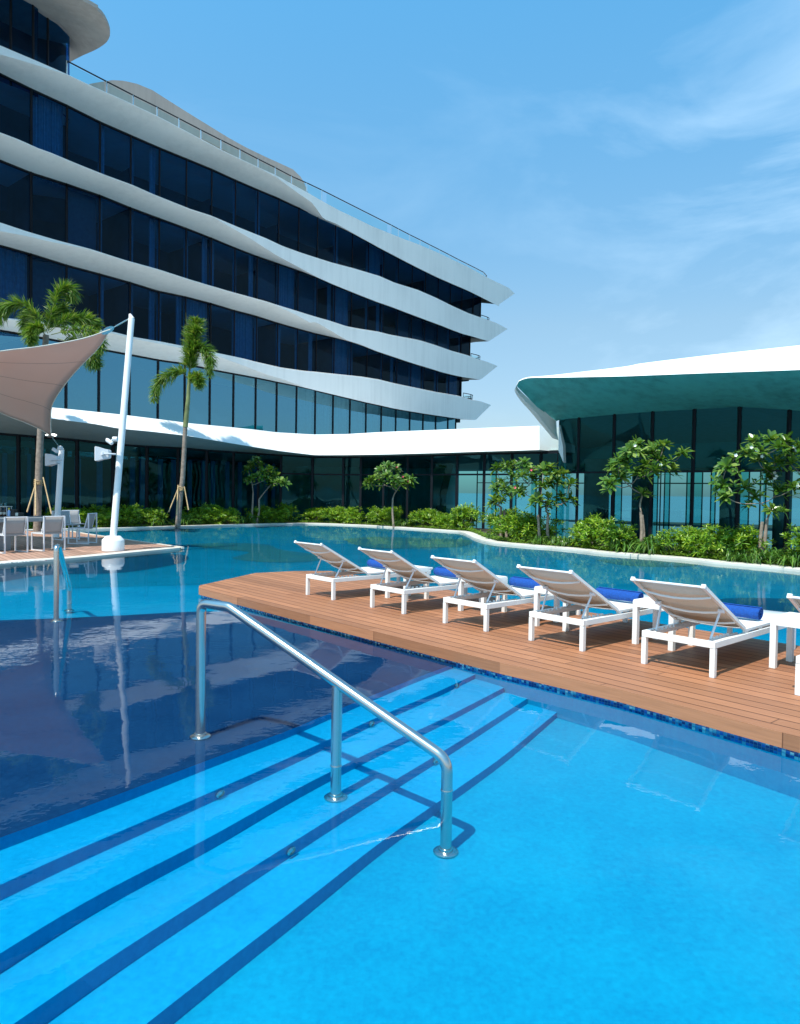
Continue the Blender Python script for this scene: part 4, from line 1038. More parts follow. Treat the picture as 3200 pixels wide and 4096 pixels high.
t1 = Vector((b1.x, b1.y, topz(236, 2187, b1))); b3 = Vector((b1.x-.30, b1.y+1.35, 0)); b3.x = dY(277, 2424, b3.y).x
k2 = Vector((b1.x+(b3.x-b1.x)*.15, b1.y+(b3.y-b1.y)*.15, t1.z-.005)); t3 = Vector((b3.x, b3.y, .24)); f3 = Vector((b3.x, b3.y, app(b3.x, b3.y, .62)))
pts = [b1]+corner(b1, t1, k2, .06)+corner(t1, k2, t3, .02, 3)+corner(k2, t3, f3, .07)+[f3]
handrail(pts, [(b1, None, None), (f3, None, 0.0)], RR, 'brushed steel handrail at the far end of the dark shelf', None)
# round lights on the risers
for x, y, k, lb in ((700+262/1.3123, 2300+1128/1.3123, 1, 'round underwater light on the first riser left of the handrail'), (700+1013/1.3123, 2300+787/1.3123, 1, 'round underwater light on the first riser behind the handrail middle'),
                    (700+1477/1.3123, 2300+577/1.3123, 1, 'round underwater light on the first riser nearest the deck'), (700+1340/1.3123, 2300+982/1.3123, 3, 'round underwater light beside the lower bend of the handrail'),
                    (1485/1.3123, 2900+672/1.3123, 3, 'round underwater light on the third riser below the handrail shadow')):
    p = under(x, y, TD[k]+.07); j = min(range(90), key=lambda q: (NL[k][q]-p).length); q = NL[k][j]; t = (NL[k][min(j+1, 89)]-NL[k][max(j-1, 0)]).normalized(); nn = Vector((t.y, -t.x, 0))
    if nn.dot(Vector((0, -1, 0))) < 0: nn = -nn
    q = q+nn*.004; zc_ = app(q.x, q.y, TD[k]+.075)
    mb = MB(); r_ = .033
    fr2 = lambda rad, off: [Vector((q.x, q.y, zc_))+nn*off+t*math.cos(a)*rad+Vector((0, 0, math.sin(a)*rad*.6)) for a in [2*math.pi*m_/20 for m_ in range(20)]]
    mb.strip([fr2(r_, 0), fr2(r_, .006), fr2(r_*.7, .012), fr2(r_*.65, .004), fr2(.001, .006)], closed=True)
    o = mb.build('pool_light', M['steel']); tag(o, lb, 'pool light', 'underwater pool lights')

# ================================================================== SUN LOUNGERS, TABLES, TOWELS
LW = .66
def make_lounger():
    o = empty('sun_lounger', (0, 0, 0)); H = .30; fw = .042
    # local: x across (0 = centre), y from head end to foot end
    mb = MB()
    for s in (-1, 1): mb.box((s*(LW/2-fw/2), .93, H-.03), (fw, 1.86-fw*2, .055))
    mb.box((0, fw/2, H-.03), (LW, fw, .055)); mb.box((0, 1.86-fw/2, H-.03), (LW, fw, .055))
    for s in (-1, 1):
        mb.box((s*(LW/2-fw/2), 1.26, H+.026), (.03, 1.30, .026))
        for yy in (.64, .95, 1.25, 1.55, 1.86): mb.box((s*(LW/2-fw/2), yy, H+.0075), (.026, .06, .016))
        mb.box((s*(LW/2-.085), .34, H-.02), (.02, .55, .03))
        for k in range(5): mb.box((s*(LW/2-.085), .15+.07*k, H+.003), (.018, .03, .02))
    mb.tube([(-LW/2+.05, 1.25, H), (-LW/4, 1.25, H-.05), (0, 1.25, H-.065), (LW/4, 1.25, H-.05), (LW/2-.05, 1.25, H)], .011, 8)
    f = mb.build('frame', M['white'], o, smooth=0)
    bv = f.modifiers.new('b', 'BEVEL'); bv.width = .003; bv.segments = 1
    for sx in (-1, 1):
        for yy in (fw/2, 1.76):
            mb = MB(); mb.box((sx*(LW/2-fw/2), yy, (H-.06)/2+.006), (fw, fw, H-.072)); lg = mb.build('leg', M['white'], o, smooth=0)
            mb = MB(); mb.box((sx*(LW/2-fw/2), yy, .007), (fw*.98, fw*.98, .013)); mb.build('foot_cap', M['grey_al'], lg, smooth=0)
    # seat sling
    mb = MB(); n_ = 8; ys = [.60, .9, 1.2, 1.5, 1.93]
    mb.strip([[Vector((-LW/2+.03+(LW-.06)*i/n_, y, H+.042-.012*math.sin(math.pi*i/n_))) for i in range(n_+1)] for y in ys])
    s = mb.build('seat_sling', M['slingw'], o, smooth=60); q = s.modifiers.new('t', 'SOLIDIFY'); q.thickness = .006
    # backrest
    hy, hz = .60, H+.04; ang = R(28.5); Lb = .90
    dy, dz = -math.cos(ang), math.sin(ang); up_ = Vector((0, math.sin(ang), math.cos(ang)))
    P = lambda x, l, u=0: Vector((x, hy+dy*l, hz+dz*l))+up_*u
    mb = MB()
    for sx in (-1, 1): mb.bar(P(sx*(LW/2-.016), 0), P(sx*(LW/2-.016), Lb), .028, .028, upv=up_)
    for sx in (-1, 1): mb.bar(P(sx*(LW/2-.016), Lb-.004), P(sx*(LW/2-.016), Lb+.016), .034, .034, upv=up_)
    mb.tube([P(-LW/2+.03, Lb-.01), P(LW/2-.03, Lb-.01)], .010, 8)
    for l in (.18, .42, .72):
        mb.tube([P(x*LW, l, -.012-.045*(1-(2*x)**2)) for x in (-.46, -.35, -.2, 0, .2, .35, .46)], .010, 8)
    bk_ = mb.build('backrest', M['white'], o, smooth=40)
    mb = MB(); mb.strip([[P(-LW/2+.022+(LW-.044)*i/8, l, .006-.014*math.sin(math.pi*i/8)) for i in range(9)] for l in (.0, .3, .6, Lb-.01)])
    s = mb.build('back_sling', M['sling'], bk_, smooth=60); q = s.modifiers.new('t', 'SOLIDIFY'); q.thickness = .004
    for sx in (-1, 1):
        mb = MB(); mb.tube([P(sx*(LW/2-.055), .44, -.02), P(sx*(LW/2-.065), .42, -.045), Vector((sx*(LW/2-.085), .10, H+.0))], .010, 8); mb.tube([P(sx*(LW/2-.02), .44, -.02), P(sx*(LW/2-.07), .44, -.02)], .018, 8)
        mb.build('support_strut', M['grey_al'], o)
    return o
pr = [((1220, 2379), (1335, 2402)), ((1476, 2430), (1619, 2457)), ((1770.6, 2491), (1946, 2529)), ((2112.5, 2562), (2333, 2606.6)), ((2563, 2654), (2857, 2713.5)), ((3178, 2780), None)]
lw_lab = ['smallest, farthest white lounger at the tip of the brown deck', 'white lounger second from the tip of the deck', 'third white lounger from the deck tip, in the middle of the row',
          'white lounger between the middle one and the largest complete one', 'largest fully visible white lounger, nearest the viewer', 'white lounger cut off by the right edge of the photo']
dirs = []
for l_, r_ in pr[:5]:
    p, q = gz(*l_, DZ), gz(*r_, DZ); dirs.append(math.atan2((q-p).y, (q-p).x))
ang = sum(dirs[1:])/4
proto = make_lounger(); LO = []
wx = Vector((math.cos(ang), math.sin(ang), 0)); wy = Vector((-wx.y, wx.x, 0))
tl = None
for i, (l_, r_) in enumerate(pr):
    if r_: m_ = (gz(*l_, DZ)+gz(*r_, DZ))/2
    else: m_ = gz(*l_, DZ)+wx*(LW/2)
    o = proto if i == 0 else copy_tree(proto)
    dv = random.uniform(-.02, .02)
    o.location = (m_.x, m_.y, DZ+.001); o.rotation_euler = (0, 0, ang+dv)
    tag(o, lw_lab[i], 'sun lounger', 'sun loungers in a row on the deck'); LO.append(o)
tw_lab = ['rolled blue towel on the farthest lounger, smallest of the rolls', 'rolled blue towel on the second lounger from the deck tip', 'rolled blue towel on the middle lounger of the row', 'rolled blue towel on the lounger left of the largest one', 'rolled blue towel on the largest lounger, its spiral end showing']
mb = MB(); n_ = 90; rows = []
for xx in (-.26, -.255, -.1, .05, .2, .255, .26):
    row = []
    for k in range(n_+1):
        a_ = k/n_*2*math.pi*3.2; r_ = .018+.046*k/n_
        if abs(xx) > .258: r_ -= .003
        row.append(Vector((xx+.004*math.sin(a_), r_*math.cos(a_), r_*math.sin(a_)+.066)))
    rows.append(row)
mb.strip(rows); tme = mb.mesh('towel_roll', M['towel'], 60)
for i in range(5):
    o = bpy.data.objects.new('towel_roll', tme); C.objects.link(o); md = o.modifiers.new('t', 'SOLIDIFY'); md.thickness = .009
    p = Vector(LO[i].location)+wy*(1.14+random.uniform(-.02, .02))+wx*(.0+.02*random.random()-.02); o.location = (p.x, p.y, DZ+.344); o.rotation_euler = (0, 0, ang+random.uniform(-.05, .05))
    if i: o.scale = (random.uniform(.95, 1.04), 1, 1)
    tag(o, tw_lab[i], 'towel', 'rolled blue towels on the loungers')
def make_table():
    o = empty('side_table', (0, 0, 0)); H = .445; w_ = .44; lg = .05
    for sx in (0, 1):
        for sy in (0, 1):
            mb = MB(); mb.box((lg/2+sx*(w_-lg), lg/2+sy*(w_-lg), (H-.065)/2), (lg, lg, H-.065)); mb.build('leg', M['white'], o, smooth=0)
    mb = MB(); mb.box((w_/2, lg/2, H-.036), (w_, lg, .056)); mb.box((w_/2, w_-lg/2, H-.036), (w_, lg, .056)); mb.box((lg/2, w_/2, H-.036), (lg, w_-2*lg, .056)); mb.box((w_-lg/2, w_/2, H-.036), (lg, w_-2*lg, .056))
    a_ = mb.build('apron', M['white'], o, smooth=0)
    mb = MB(); mb.box((w_/2, w_/2, H-.0015), (w_-.008, w_-.008, .012)); mb.build('table_top', M['slingw'], o, smooth=0)
    return o
tp = make_table()
tb_lab = ['white square side table between the farthest lounger and the second', 'white square side table between the second lounger and the middle one', 'white square side table between the middle lounger and the next to its right',
          'white square side table just left of the largest lounger', 'nearest white square side table, at the right edge beside the largest lounger']
for i, (x, y) in enumerate([(1543.6, 2392), (1836, 2443.7), (2139, 2504.6), (2534.6, 2576), (3085, 2672)]):
    o = tp if i == 0 else copy_tree(tp)
    p = gz(x, y, DZ)-wx*.02-wy*.0; o.location = (p.x, p.y, DZ+.001); o.rotation_euler = (0, 0, ang+random.uniform(-.03, .03)); tag(o, tb_lab[i], 'side table', 'side tables between the loungers')

# ================================================================== BAR TABLE AND CHAIRS
IZ = .048
def make_chair():
    o = empty('dining_chair', (0, 0, 0)); w_ = .56; d_ = .56; t = .028; H = .86
    for sx in (-1, 1):
        x = sx*(w_/2-t/2)
        mb = MB(); mb.box((x, 0, H/2), (t, t, H)); mb.build('rear_leg', M['grey_al'], o, smooth=0)
        mb = MB(); mb.box((x, d_, .44/2), (t, t, .44)); mb.build('front_leg', M['grey_al'], o, smooth=0)
        mb = MB(); mb.box((x, d_/2, t/2), (t*.9, d_-t, t)); mb.build('floor_runner', M['grey_al'], o, smooth=0)
        mb = MB(); mb.box((x, d_/2, .43), (t*.9, d_-t, t)); mb.build('side_rail', M['grey_al'], o, smooth=0)
        mb = MB(); mb.bar((x*.93, .13, .42), (x*.93, .02, H-.03), t*.8, t*.8); mb.build('back_stile', M['grey_al'], o, smooth=0)
    mb = MB(); n_ = 8
    mb.strip([[Vector((-w_/2+.03+(w_-.06)*i/n_, y, z-.0*i)) for i in range(n_+1)] for y, z in ((.13, .42), (.11, .5), (.06, .68), (.03, H-.02))])
    q = mb.build('back_sling', M['slingg'], o, smooth=60); q.modifiers.new('t', 'SOLIDIFY').thickness = .008
    mb = MB(); mb.tube([Vector((-w_/2+.01+(w_-.02)*i/8, .02-.03*math.sin(math.pi*i/8), H-.012)) for i in range(9)], .013, 8); mb.build('top_rail', M['grey_al'], o)
    mb = MB(); mb.box((0, d_/2+.05, .445), (w_-.05, d_-.12, .012)); mb.box((0, .12, .42), (w_-.05, t, t)); mb.build('seat', M['slingg'], o, smooth=0)
    return o
cA = (gz(18, 2215, IZ), gz(111, 2210, IZ)); cB = (gz(172, 2206, IZ), gz(262, 2200, IZ))
dch = ((cA[1]-cA[0]).normalized()+(cB[1]-cB[0]).normalized()).normalized(); ach = math.atan2(dch.y, dch.x); fch = Vector((-dch.y, dch.x, 0))
mA = (cA[0]+cA[1])/2; mB = (cB[0]+cB[1])/2
ch = make_chair(); spots = [(mA, ach, 'grey framed chair at the bar table, leftmost one seen whole'), (mB, ach, 'grey framed chair at the bar table, just left of the far handrail'), (mA-dch*.93, ach, 'grey framed chair cut off by the left edge of the photo')]
cC = gz(353, 2177, IZ)+Vector((0, .28, 0)); spots.append((cC, R(90), 'grey framed chair seen from the side at the end of the bar table'))
f0 = (mB+fch*2.35); spots += [(dY(243, 2090, 22.0), ach+math.pi, 'grey chair on the far side of the bar table, beside the short mast'), (dY(282, 2090, 22.7), ach+math.pi, 'grey chair on the far side of the bar table, nearest the hedge')]
for i, (p, a_, lb) in enumerate(spots):
    o = ch if i == 0 else copy_tree(ch)
    o.location = (p.x, p.y, IZ); o.rotation_euler = (0, 0, a_); tag(o, lb, 'chair', 'chairs round the bar table')
tbc = mB+fch*.62
tab = empty('bar_table', (tbc.x, tbc.y, IZ), ach, label='long grey stone bar table on solid panel legs', cat='table')
mb = MB(); mb.box((-2.05, .55, .75), (5.4, 1.05, .10)); tt_ = mb.build('table_top', M['stone'], tab, smooth=0); tt_.modifiers.new('b', 'BEVEL').width = .006
mb = MB(); mb.box((-2.6, .55, .35), (4.0, .5, .69)); mb.build('plinth', M['stone'], tab, smooth=0)
TTZ = IZ+.80
def ontab(x, y, d_=0): return gz(x, y, TTZ)
p = dY(62, 2064, 18.9); p.z = TTZ
o = empty('black_organiser', tuple(p), label='black plastic condiment organiser with a paper card on the bar table', cat='box')
mb = MB(); mb.box((0, 0, .05), (.34, .2, .10)); mb.box((-.08, 0, .14), (.17, .16, .08)); mb.build('body', M['black'], o, smooth=0)
mb = MB(); mb.box((.09, -.11, .055), (.07, .006, .08)); mb.build('card', M['label'], o, smooth=0)
p = dY(36, 2065, 18.8); p.z = TTZ
o = empty('squeeze_bottle', tuple(p), label='pale blue bottle with yellow cap on the bar table', cat='bottle')
mb = MB(); mb.lathe((0, 0, 0), [(.033, 0), (.035, .01), (.035, .13), (.022, .15), (.018, .17)], 16); mb.build('bottle_body', M['blueb'], o)
mb = MB(); mb.lathe((0, 0, .17), [(.02, 0), (.02, .03), (.012, .05)], 12); mb.build('cap', M['yellow'], o)
p = dY(5, 2066, 18.9); p.z = TTZ
for k, (dx, lb) in enumerate(((-.09, 'brown glass bottle left in the caddy under the tumblers'), (0, 'brown glass bottle in the middle under the tumblers'), (.09, 'brown glass bottle next to the pale blue bottle'))):
    o = empty('brown_bottle', (p.x+dx, p.y, p.z+.004), label=lb, cat='bottle', group='brown bottles on the bar table')
    mb = MB(); mb.lathe((0, 0, 0), [(.034, 0), (.036, .01), (.036, .12), (.015, .17), (.013, .215)], 16); mb.build('bottle_body', M['brownb'], o)
    mb = MB(); mb.lathe((0, 0, .04), [(.0368, 0), (.0368, .06)], 16); mb.build('paper_label', M['label'], o)
o = empty('tumbler_rack', (p.x, p.y+.1, p.z), label='white tray rack standing over the brown bottles', cat='rack')
mb = MB(); mb.box((0, 0, .245), (.34, .26, .02)); mb.build('tray', M['label'], o, smooth=0)
mb = MB()
for sx in (-1, 1):
    for sy in (-1, 1): mb.bar((sx*.15, sy*.11, 0), (sx*.15, sy*.11, .24), .012, .012)
mb.build('rack_frame', M['grey_al'], o, smooth=0)
for k in range(3):
    o = empty('tumbler', (p.x-.1+.1*k, p.y+.03, p.z+.256), label=['clear tumbler on the left of the white tray', 'clear tumbler in the middle of the white tray', 'clear tumbler on the right of the white tray'][k], cat='glass', group='tumblers on the tray')
    mb = MB(); mb.lathe((0, 0, 0), [(.03, 0), (.036, .08), (.034, .08), (.028, .006)], 14); mb.build('bowl', M['rglass'], o)

# ================================================================== PLANTS
def leafq(mb, base, d, nrm, L_, w_, bend=.15, m=0, shape=(.2, .62, .95, 1, .25)):
    d = d.normalized(); s = d.cross(nrm)
    if s.length < .01: s = d.cross(Vector((0, 1, 0)))
    s.normalize(); u_ = s.cross(d); n_ = len(shape); row0 = []; row1 = []; rowm = []
    for k, q in enumerate(shape):
        t = k/(n_-1); c = base+d*(L_*t)-Vector((0, 0, 1))*(bend*L_*t*t)
        row0.append(c-s*w_*q*.5+u_*w_*q*.12); row1.append(c+s*w_*q*.5+u_*w_*q*.12); rowm.append(c)
    mb.strip([row0, rowm, row1], m)
def rosette(mb, c, ax, rng, n=15, L_=.27, w_=.075, m=0, low=-.25, droop=.2):
    ax = ax.normalized(); a0 = ax.cross(Vector((.3, .5, .81))).normalized(); b0 = ax.cross(a0)
    for k in range(n):
        ph = k*2.4+rng.uniform(-.3, .3); el = low+(1.15-low)*(k/n)**.9+rng.uniform(-.12, .12)
        dd = (a0*math.cos(ph)+b0*math.sin(ph))*math.cos(el)+ax*math.sin(el)
        leafq(mb, c+ax*rng.uniform(-.03, .03), dd, ax, L_*rng.uniform(.7, 1.1), w_*rng.uniform(.8, 1.15), droop*rng.uniform(.3, 1.4), m)
def frangipani(label, scale, off, base, fork, ros, Y, seed, spread=.7, leafs=15, LL=.27, extra=None, flowers=0, fm='flower'):
    rng = random.Random(seed)
    cv = lambda q: (off[0]+q[0]/scale, off[1]+q[1]/scale)
    bx = [dY(*cv(b_), Y) for b_ in base]; root = bx[0]; root = Vector((root.x, root.y, .05))
    o = empty('frangipani_tree', tuple(root), label=label, cat='tree', group='frangipani trees in the poolside bed')
    tips = [(dY(*cv(r_), Y+rng.uniform(-spread, spread))) for r_ in ros]
    forks = [dY(*cv(f_), Y) for f_ in fork]
    tr_ = MB(); nodes = []
    for i, f_ in enumerate(forks):
        b_ = bx[min(i, len(bx)-1)]; b_ = Vector((b_.x, b_.y, .03)); mid_ = b_.lerp(f_, .5)+Vector((rng.uniform(-.05, .05), rng.uniform(-.05, .05), 0))
        tr_.tube(bez([b_, mid_, f_], 4), [.055-.002*k for k in range(9)], 8); nodes.append((f_, .036))
    hub = list(nodes)
    for t_ in sorted(tips, key=lambda q: min((q-h[0]).length for h in nodes)):
        # attach to the closest lower node
        best = min(hub, key=lambda h: (t_-h[0]).length+(2.0*max(0, h[0].z-t_.z+.12)))
        h, r_ = best; c_ = h.lerp(t_, .5)+Vector((rng.uniform(-.08, .08), rng.uniform(-.08, .08), -.07*(t_-h).length))
        pth = bez([h, c_, t_], 4); r2_ = max(.012, r_*.72)
        tr_.tube(pth, [r_*.8+(r2_-r_*.8)*k/8 for k in range(9)], 6); hub.append((pth[5], r2_)); hub.append((t_, r2_*.8))
    local(o, tr_).build('trunk', M['barkf'], o, smooth=60)
    cr = MB(); cen = sum(tips, Vector())/len(tips)
    for t_ in tips:
        ax = Vector(((t_.x-cen.x)*.55+rng.uniform(-.25, .25), rng.uniform(-.6, .2), .75+rng.uniform(-.1, .3)))
        rosette(cr, t_, ax, rng, leafs+3+rng.randint(-2, 3), LL*1.05, LL*.36, droop=.22)
        for _ in range(3): 
            c2 = t_+Vector((rng.uniform(-.2, .2), rng.uniform(-.25, .25), rng.uniform(-.2, .12))); rosette(cr, c2, ax+Vector((rng.uniform(-.5, .5), 0, 0)), rng, 6, LL*.8, LL*.24)
    local(o, cr).build('crown', M['leaf'], o, smooth=0)
    if flowers:
        for _ in range(flowers):
            fl = MB(); c_ = rng.choice(tips)+Vector((rng.uniform(-.15, .15), -.2, rng.uniform(0, .16)))
            for k in range(5):
                a_ = k*1.257; leafq(fl, c_, Vector((math.cos(a_), -.5, math.sin(a_))), Vector((0, -1, 0)), .05, .035, 0, 0, (.4, 1, .6))
            local(o, fl).build('flower', M[fm], o, smooth=0)
    return o
frangipani('small frangipani between the slim palm and the podium corner, leaning right', 2.1325, (900, 1650), [(225, 850), (270, 850)], [(240, 690), (290, 740)],
           [(270, 410), (310, 450), (230, 455), (195, 490), (330, 510), (375, 490), (285, 545), (350, 570), (415, 580), (395, 610), (470, 585), (510, 600), (220, 560), (430, 540)], 34.0, 11, .5, 13, .32)
frangipani('rounded frangipani with a few red blooms in front of the podium corner', 2.1325, (900, 1650), [(1440, 915)], [(1432, 730)],
           [(1395, 465), (1330, 500), (1460, 485), (1380, 540), (1450, 570), (1235, 580), (1280, 560), (1340, 600), (1530, 560), (1500, 620), (1585, 580), (1560, 610), (1420, 600), (1240, 610)], 32.6, 12, .5, 14, .33, flowers=4, fm='pink')
frangipani('open spindly frangipani behind the bend of the coping', 2.843, (1700, 1800), [(870, 860), (930, 860)], [(865, 650), (900, 690)],
           [(920, 175), (820, 210), (870, 375), (820, 435), (930, 490), (900, 430), (985, 315), (850, 590), (780, 600), (1050, 190), (800, 560), (960, 200)], 25.0, 13, .5, 12, .30)
frangipani('broad twin-trunk frangipani beside the left corner of the glass pavilion', 2.843, (1700, 1800), [(1310, 895), (1415, 930)], [(1285, 740), (1400, 720)],
           [(1140, 150), (1200, 240), (1100, 300), (1250, 250), (1340, 230), (1430, 200), (1470, 290), (1570, 280), (1650, 390), (1410, 370), (1500, 370), (1230, 340), (1280, 560), (1400, 560), (1540, 540), (1640, 560), (1390, 640), (1100, 460), (1060, 470), (1330, 420)], 22.8, 14, .6, 14, .31, flowers=2, fm='pink')
frangipani('frangipani with white flowers in front of the middle of the pavilion glass', 1.4217, (2000, 1300), [(800, 1150), (812, 1150)], [(800, 1060), (808, 1080)],
           [(650, 805), (625, 905), (690, 870), (735, 760), (790, 680), (742, 712), (800, 735), (830, 800), (790, 845), (870, 722), (930, 690), (900, 765), (935, 790), (1030, 735), (870, 825), (690, 780), (810, 965), (975, 820)], 20.2, 15, .45, 15, .31, flowers=5)
frangipani('large frangipani with white flowers at the right edge of the photo', 3.12, (2700, 1600), [(1085, 1700), (1110, 1700)], [(1090, 1520), (1150, 1500)],
           [(650, 830), (590, 1050), (760, 720), (980, 530), (1080, 640), (1200, 500), (900, 660), (1040, 760), (1290, 600), (1370, 520), (1430, 650), (1550, 590), (1250, 780), (1450, 800), (1190, 900), (1180, 990), (640, 1215), (870, 1100), (1000, 1220), (1290, 1140), (1480, 1100), (1200, 1370), (1650, 700), (1700, 900), (1620, 1000), (1800, 760)], 17.6, 16, .45, 15, .285, flowers=12)

# palms
def frond(mb, rm, P, L0, rng, w_=.02, dens=300, thick=1.0):
    P = bez(P, 10); n_ = len(P); rm.tube(P, [.018-.013*k/(n_-1) for k in range(n_)], 5)
    tot = n_-1
    for k in range(dens):
        t = .10+.90*k/dens; f_ = t*tot; i = min(int(f_), tot-1); p = P[i].lerp(P[i+1], f_-i); tg = (P[i+1]-P[i]).normalized()
        a0 = tg.cross(Vector((0, 0, 1))); 
        if a0.length < .1: a0 = Vector((1, 0, 0))
        a0.normalize(); b0 = a0.cross(tg)
        env = math.sin(math.pi*min(1, (t*.92+.08)))**.35
        for s in range(2):
            ph = rng.uniform(0, 2*math.pi); dd = tg*rng.uniform(.5, 1.0)+(a0*math.cos(ph)+b0*math.sin(ph))*thick
            leafq(mb, p, dd, Vector((rng.uniform(-1, 1), rng.uniform(-1, 1), 1)), L0*env*rng.uniform(.7, 1.1), w_, rng.uniform(.05, .45), 0, (.5, 1, .8, 0))
def palm(label, trunk_px, tw, fronds, cvt, Y, seed, L0, shaft=None, spear=None, stakes=None, width=.02):
    rng = random.Random(seed)
    tp_ = [dY(*q, Y) for q in trunk_px]; tp_[0].z = .03
    o = empty('palm_tree', (tp_[0].x, tp_[0].y, .05), label=label, cat='palm', group='palms with bamboo stakes')
    pth = bez(tp_, 14); n_ = len(pth); mb = MB()
    mb.tube(pth, [tw[0]+(tw[1]-tw[0])*k/(n_-1)+(.004 if k % 2 else 0) for k in range(n_)], 12); local(o, mb).build('trunk', M['bark'], o, smooth=60)
    if shaft:
        mb = MB(); sp_ = bez([dY(*cvt(q), Y) for q in shaft[0]], 6); m_ = len(sp_); mb.tube(sp_, [shaft[1]*(1-.35*k/(m_-1)) for k in range(m_)], 10); local(o, mb).build('crownshaft', M['shaft'], o, smooth=60)
    cr = MB(); rm = MB()
    for f_ in fronds:
        pts_, dy_, l_ = f_; P = [dY(*cvt(q), Y+dy_*k/(len(pts_)-1)) for k, q in enumerate(pts_)]
        frond(cr, rm, P, L0*l_, rng, width)
    if spear: rm.tube([dY(*cvt(q), Y) for q in spear], [.02, .014, .004], 5)
    local(o, cr).build('crown', M['palm'], o, smooth=0); local(o, rm).build('frond_stems', M['shaft'], o, smooth=60)
    for k, (a_, b_, dy_) in enumerate(stakes):
        p, q = dY(*a_, Y-.1), dY(*b_, Y+dy_); q.z = .03 if q.z < .2 else q.z
        s_ = empty('bamboo_stake', (q.x, q.y, q.z), label=['%s stake of the three propping the %s' % (n__, 'palm beside the bar' if seed == 1 else 'slim palm by the hedge') for n__ in ('left bamboo', 'upright middle bamboo', 'right bamboo')][k], cat='stake', group='bamboo stakes propping the palms')
        mb = MB(); mb.tube([q-(q-q), p], .024, 8) if False else mb.tube([q, q.lerp(p, .5), p+(p-q)*.04], [.027, .024, .022], 8); local(s_, mb).build('cane', M['bamboo'], s_, smooth=60)
    t_ = tp_[0].lerp(tp_[1], .6)
    return o
cv1 = lambda q: (q[0]/3.046, 1050+q[1]/3.046); cv2 = lambda q: (560+q[0]/5.018, 1250+q[1]/5.018)
palm('thick-trunked palm with spreading plumes behind the shade sail', [(148, 2062), (155, 1900), (162, 1735), (172, 1550), (184, 1340)], (.125, .095),
     [([(560, 850), (640, 580), (690, 400), (790, 300), (880, 340), (860, 460)], .3, 1.0), ([(530, 850), (430, 620), (250, 500), (90, 520), (0, 600), (-60, 740)], -.4, .95),
      ([(600, 850), (760, 720), (950, 680), (1100, 700), (1220, 790)], .5, .95), ([(550, 880), (470, 800), (390, 830), (370, 980)], -.9, .9),
      ([(620, 880), (900, 820), (1120, 850), (1230, 960), (1200, 1120)], -.3, .75), ([(700, 930), (950, 1000), (1100, 1120), (1190, 1260)], .3, 1.0),
      ([(530, 860), (380, 650), (310, 700), (330, 860)], .8, .8), ([(580, 860), (620, 700), (760, 560), (800, 640)], .8, .85)], cv1, 25.5, 1, .54, width=.032,
     stakes=[((146, 1925), (108, 2048), -.6), ((142, 1920), (142, 2060), -1.0), ((174, 1915), (206, 2055), -.5)])
palm('slim leaning palm with one tall upright plume between mast and podium', [(711, 2052), (722, 1980), (731, 1905), (739, 1750), (742, 1690)], (.115, .082),
     [([(990, 1250), (1010, 900), (1060, 500), (1110, 260), (1130, 150)], .1, 1.08), ([(1010, 1150), (1060, 800), (1200, 680), (1340, 760), (1410, 950), (1410, 1300)], -.3, .85),
      ([(950, 1320), (850, 1195), (700, 1190), (480, 1300), (330, 1480), (260, 1790)], -.2, .8), ([(1000, 1450), (1080, 1300), (1180, 1300), (1200, 1450)], -1.0, .75),
      ([(1000, 1200), (1040, 850), (1110, 450), (1170, 300)], -.2, .95), ([(1000, 1250), (1000, 900), (1040, 480), (1040, 300)], .3, .9)], cv2, 30.3, 2, .64, width=.036,
     shaft=([(910, 2300), (935, 2050), (965, 1750), (975, 1550), (1000, 1200)], .105), spear=[(990, 1200), (970, 600), (920, 0)],
     stakes=[((714, 1950), (675, 2048), -.5), ((712, 1945), (706, 2060), -1.0), ((738, 1950), (754, 2040), -.4)])
# ropes round the palm trunks
for nm, (x, y), Y_, r_, lb in (('p1', (153, 1922), 25.5, .13, 'twine lashing round the trunk of the palm beside the bar'), ('p2', (725, 1948), 30.3, .118, 'twine lashing round the trunk of the slim palm')):
    p = dY(x, y, Y_); mb = MB()
    for k in range(4): mb.tube([p+Vector((r_*math.cos(a), r_*math.sin(a)*1.0, -.05*k+.02*math.sin(a*2+k))) for a in [2*math.pi*j/16 for j in range(17)]], .016, 5, cap=False)
    tag(mb.build('rope_lashing', M['bamboo']), lb, 'rope', 'rope lashings on the palms')

# shrubs of the hedge
def shrub_mesh(seed, rx, rz, n=150, size=.115):
    rng = random.Random(seed); mb = MB()
    lob = [(Vector((rng.uniform(-.55, .55)*rx, rng.uniform(-.4, .4)*rx, rz*rng.uniform(.35, .72))), rng.uniform(.38, .6)*rx) for _ in range(7)]
    for k in range(n):
        c_, r_ = lob[k % 7]; d_ = Vector((rng.gauss(0, 1), rng.gauss(0, 1), rng.gauss(.25, 1))).normalized(); p = c_+d_*r_*rng.uniform(.55, 1.12)
        p.z = max(.05, min(p.z, rz*1.12))
        ax = (d_+Vector((0, -.15, .65))).normalized()
        rosette(mb, p, ax, rng, 9, size*rng.uniform(.75, 1.25), size*.23, low=-.1, droop=.1)
    st = MB()
    for _ in range(9):
        c_, r_ = rng.choice(lob); st.tube([(rng.uniform(-.12, .12), rng.uniform(-.12, .12), 0), tuple(c_*.6), tuple(c_)], [.012, .009, .005], 5)
    return mb.mesh('foliage', M['shrub'], 0), st.mesh('stems', M['barkf'])
SM = [shrub_mesh(20+i, .68, .86, 230, .135) for i in range(5)]
SH = []
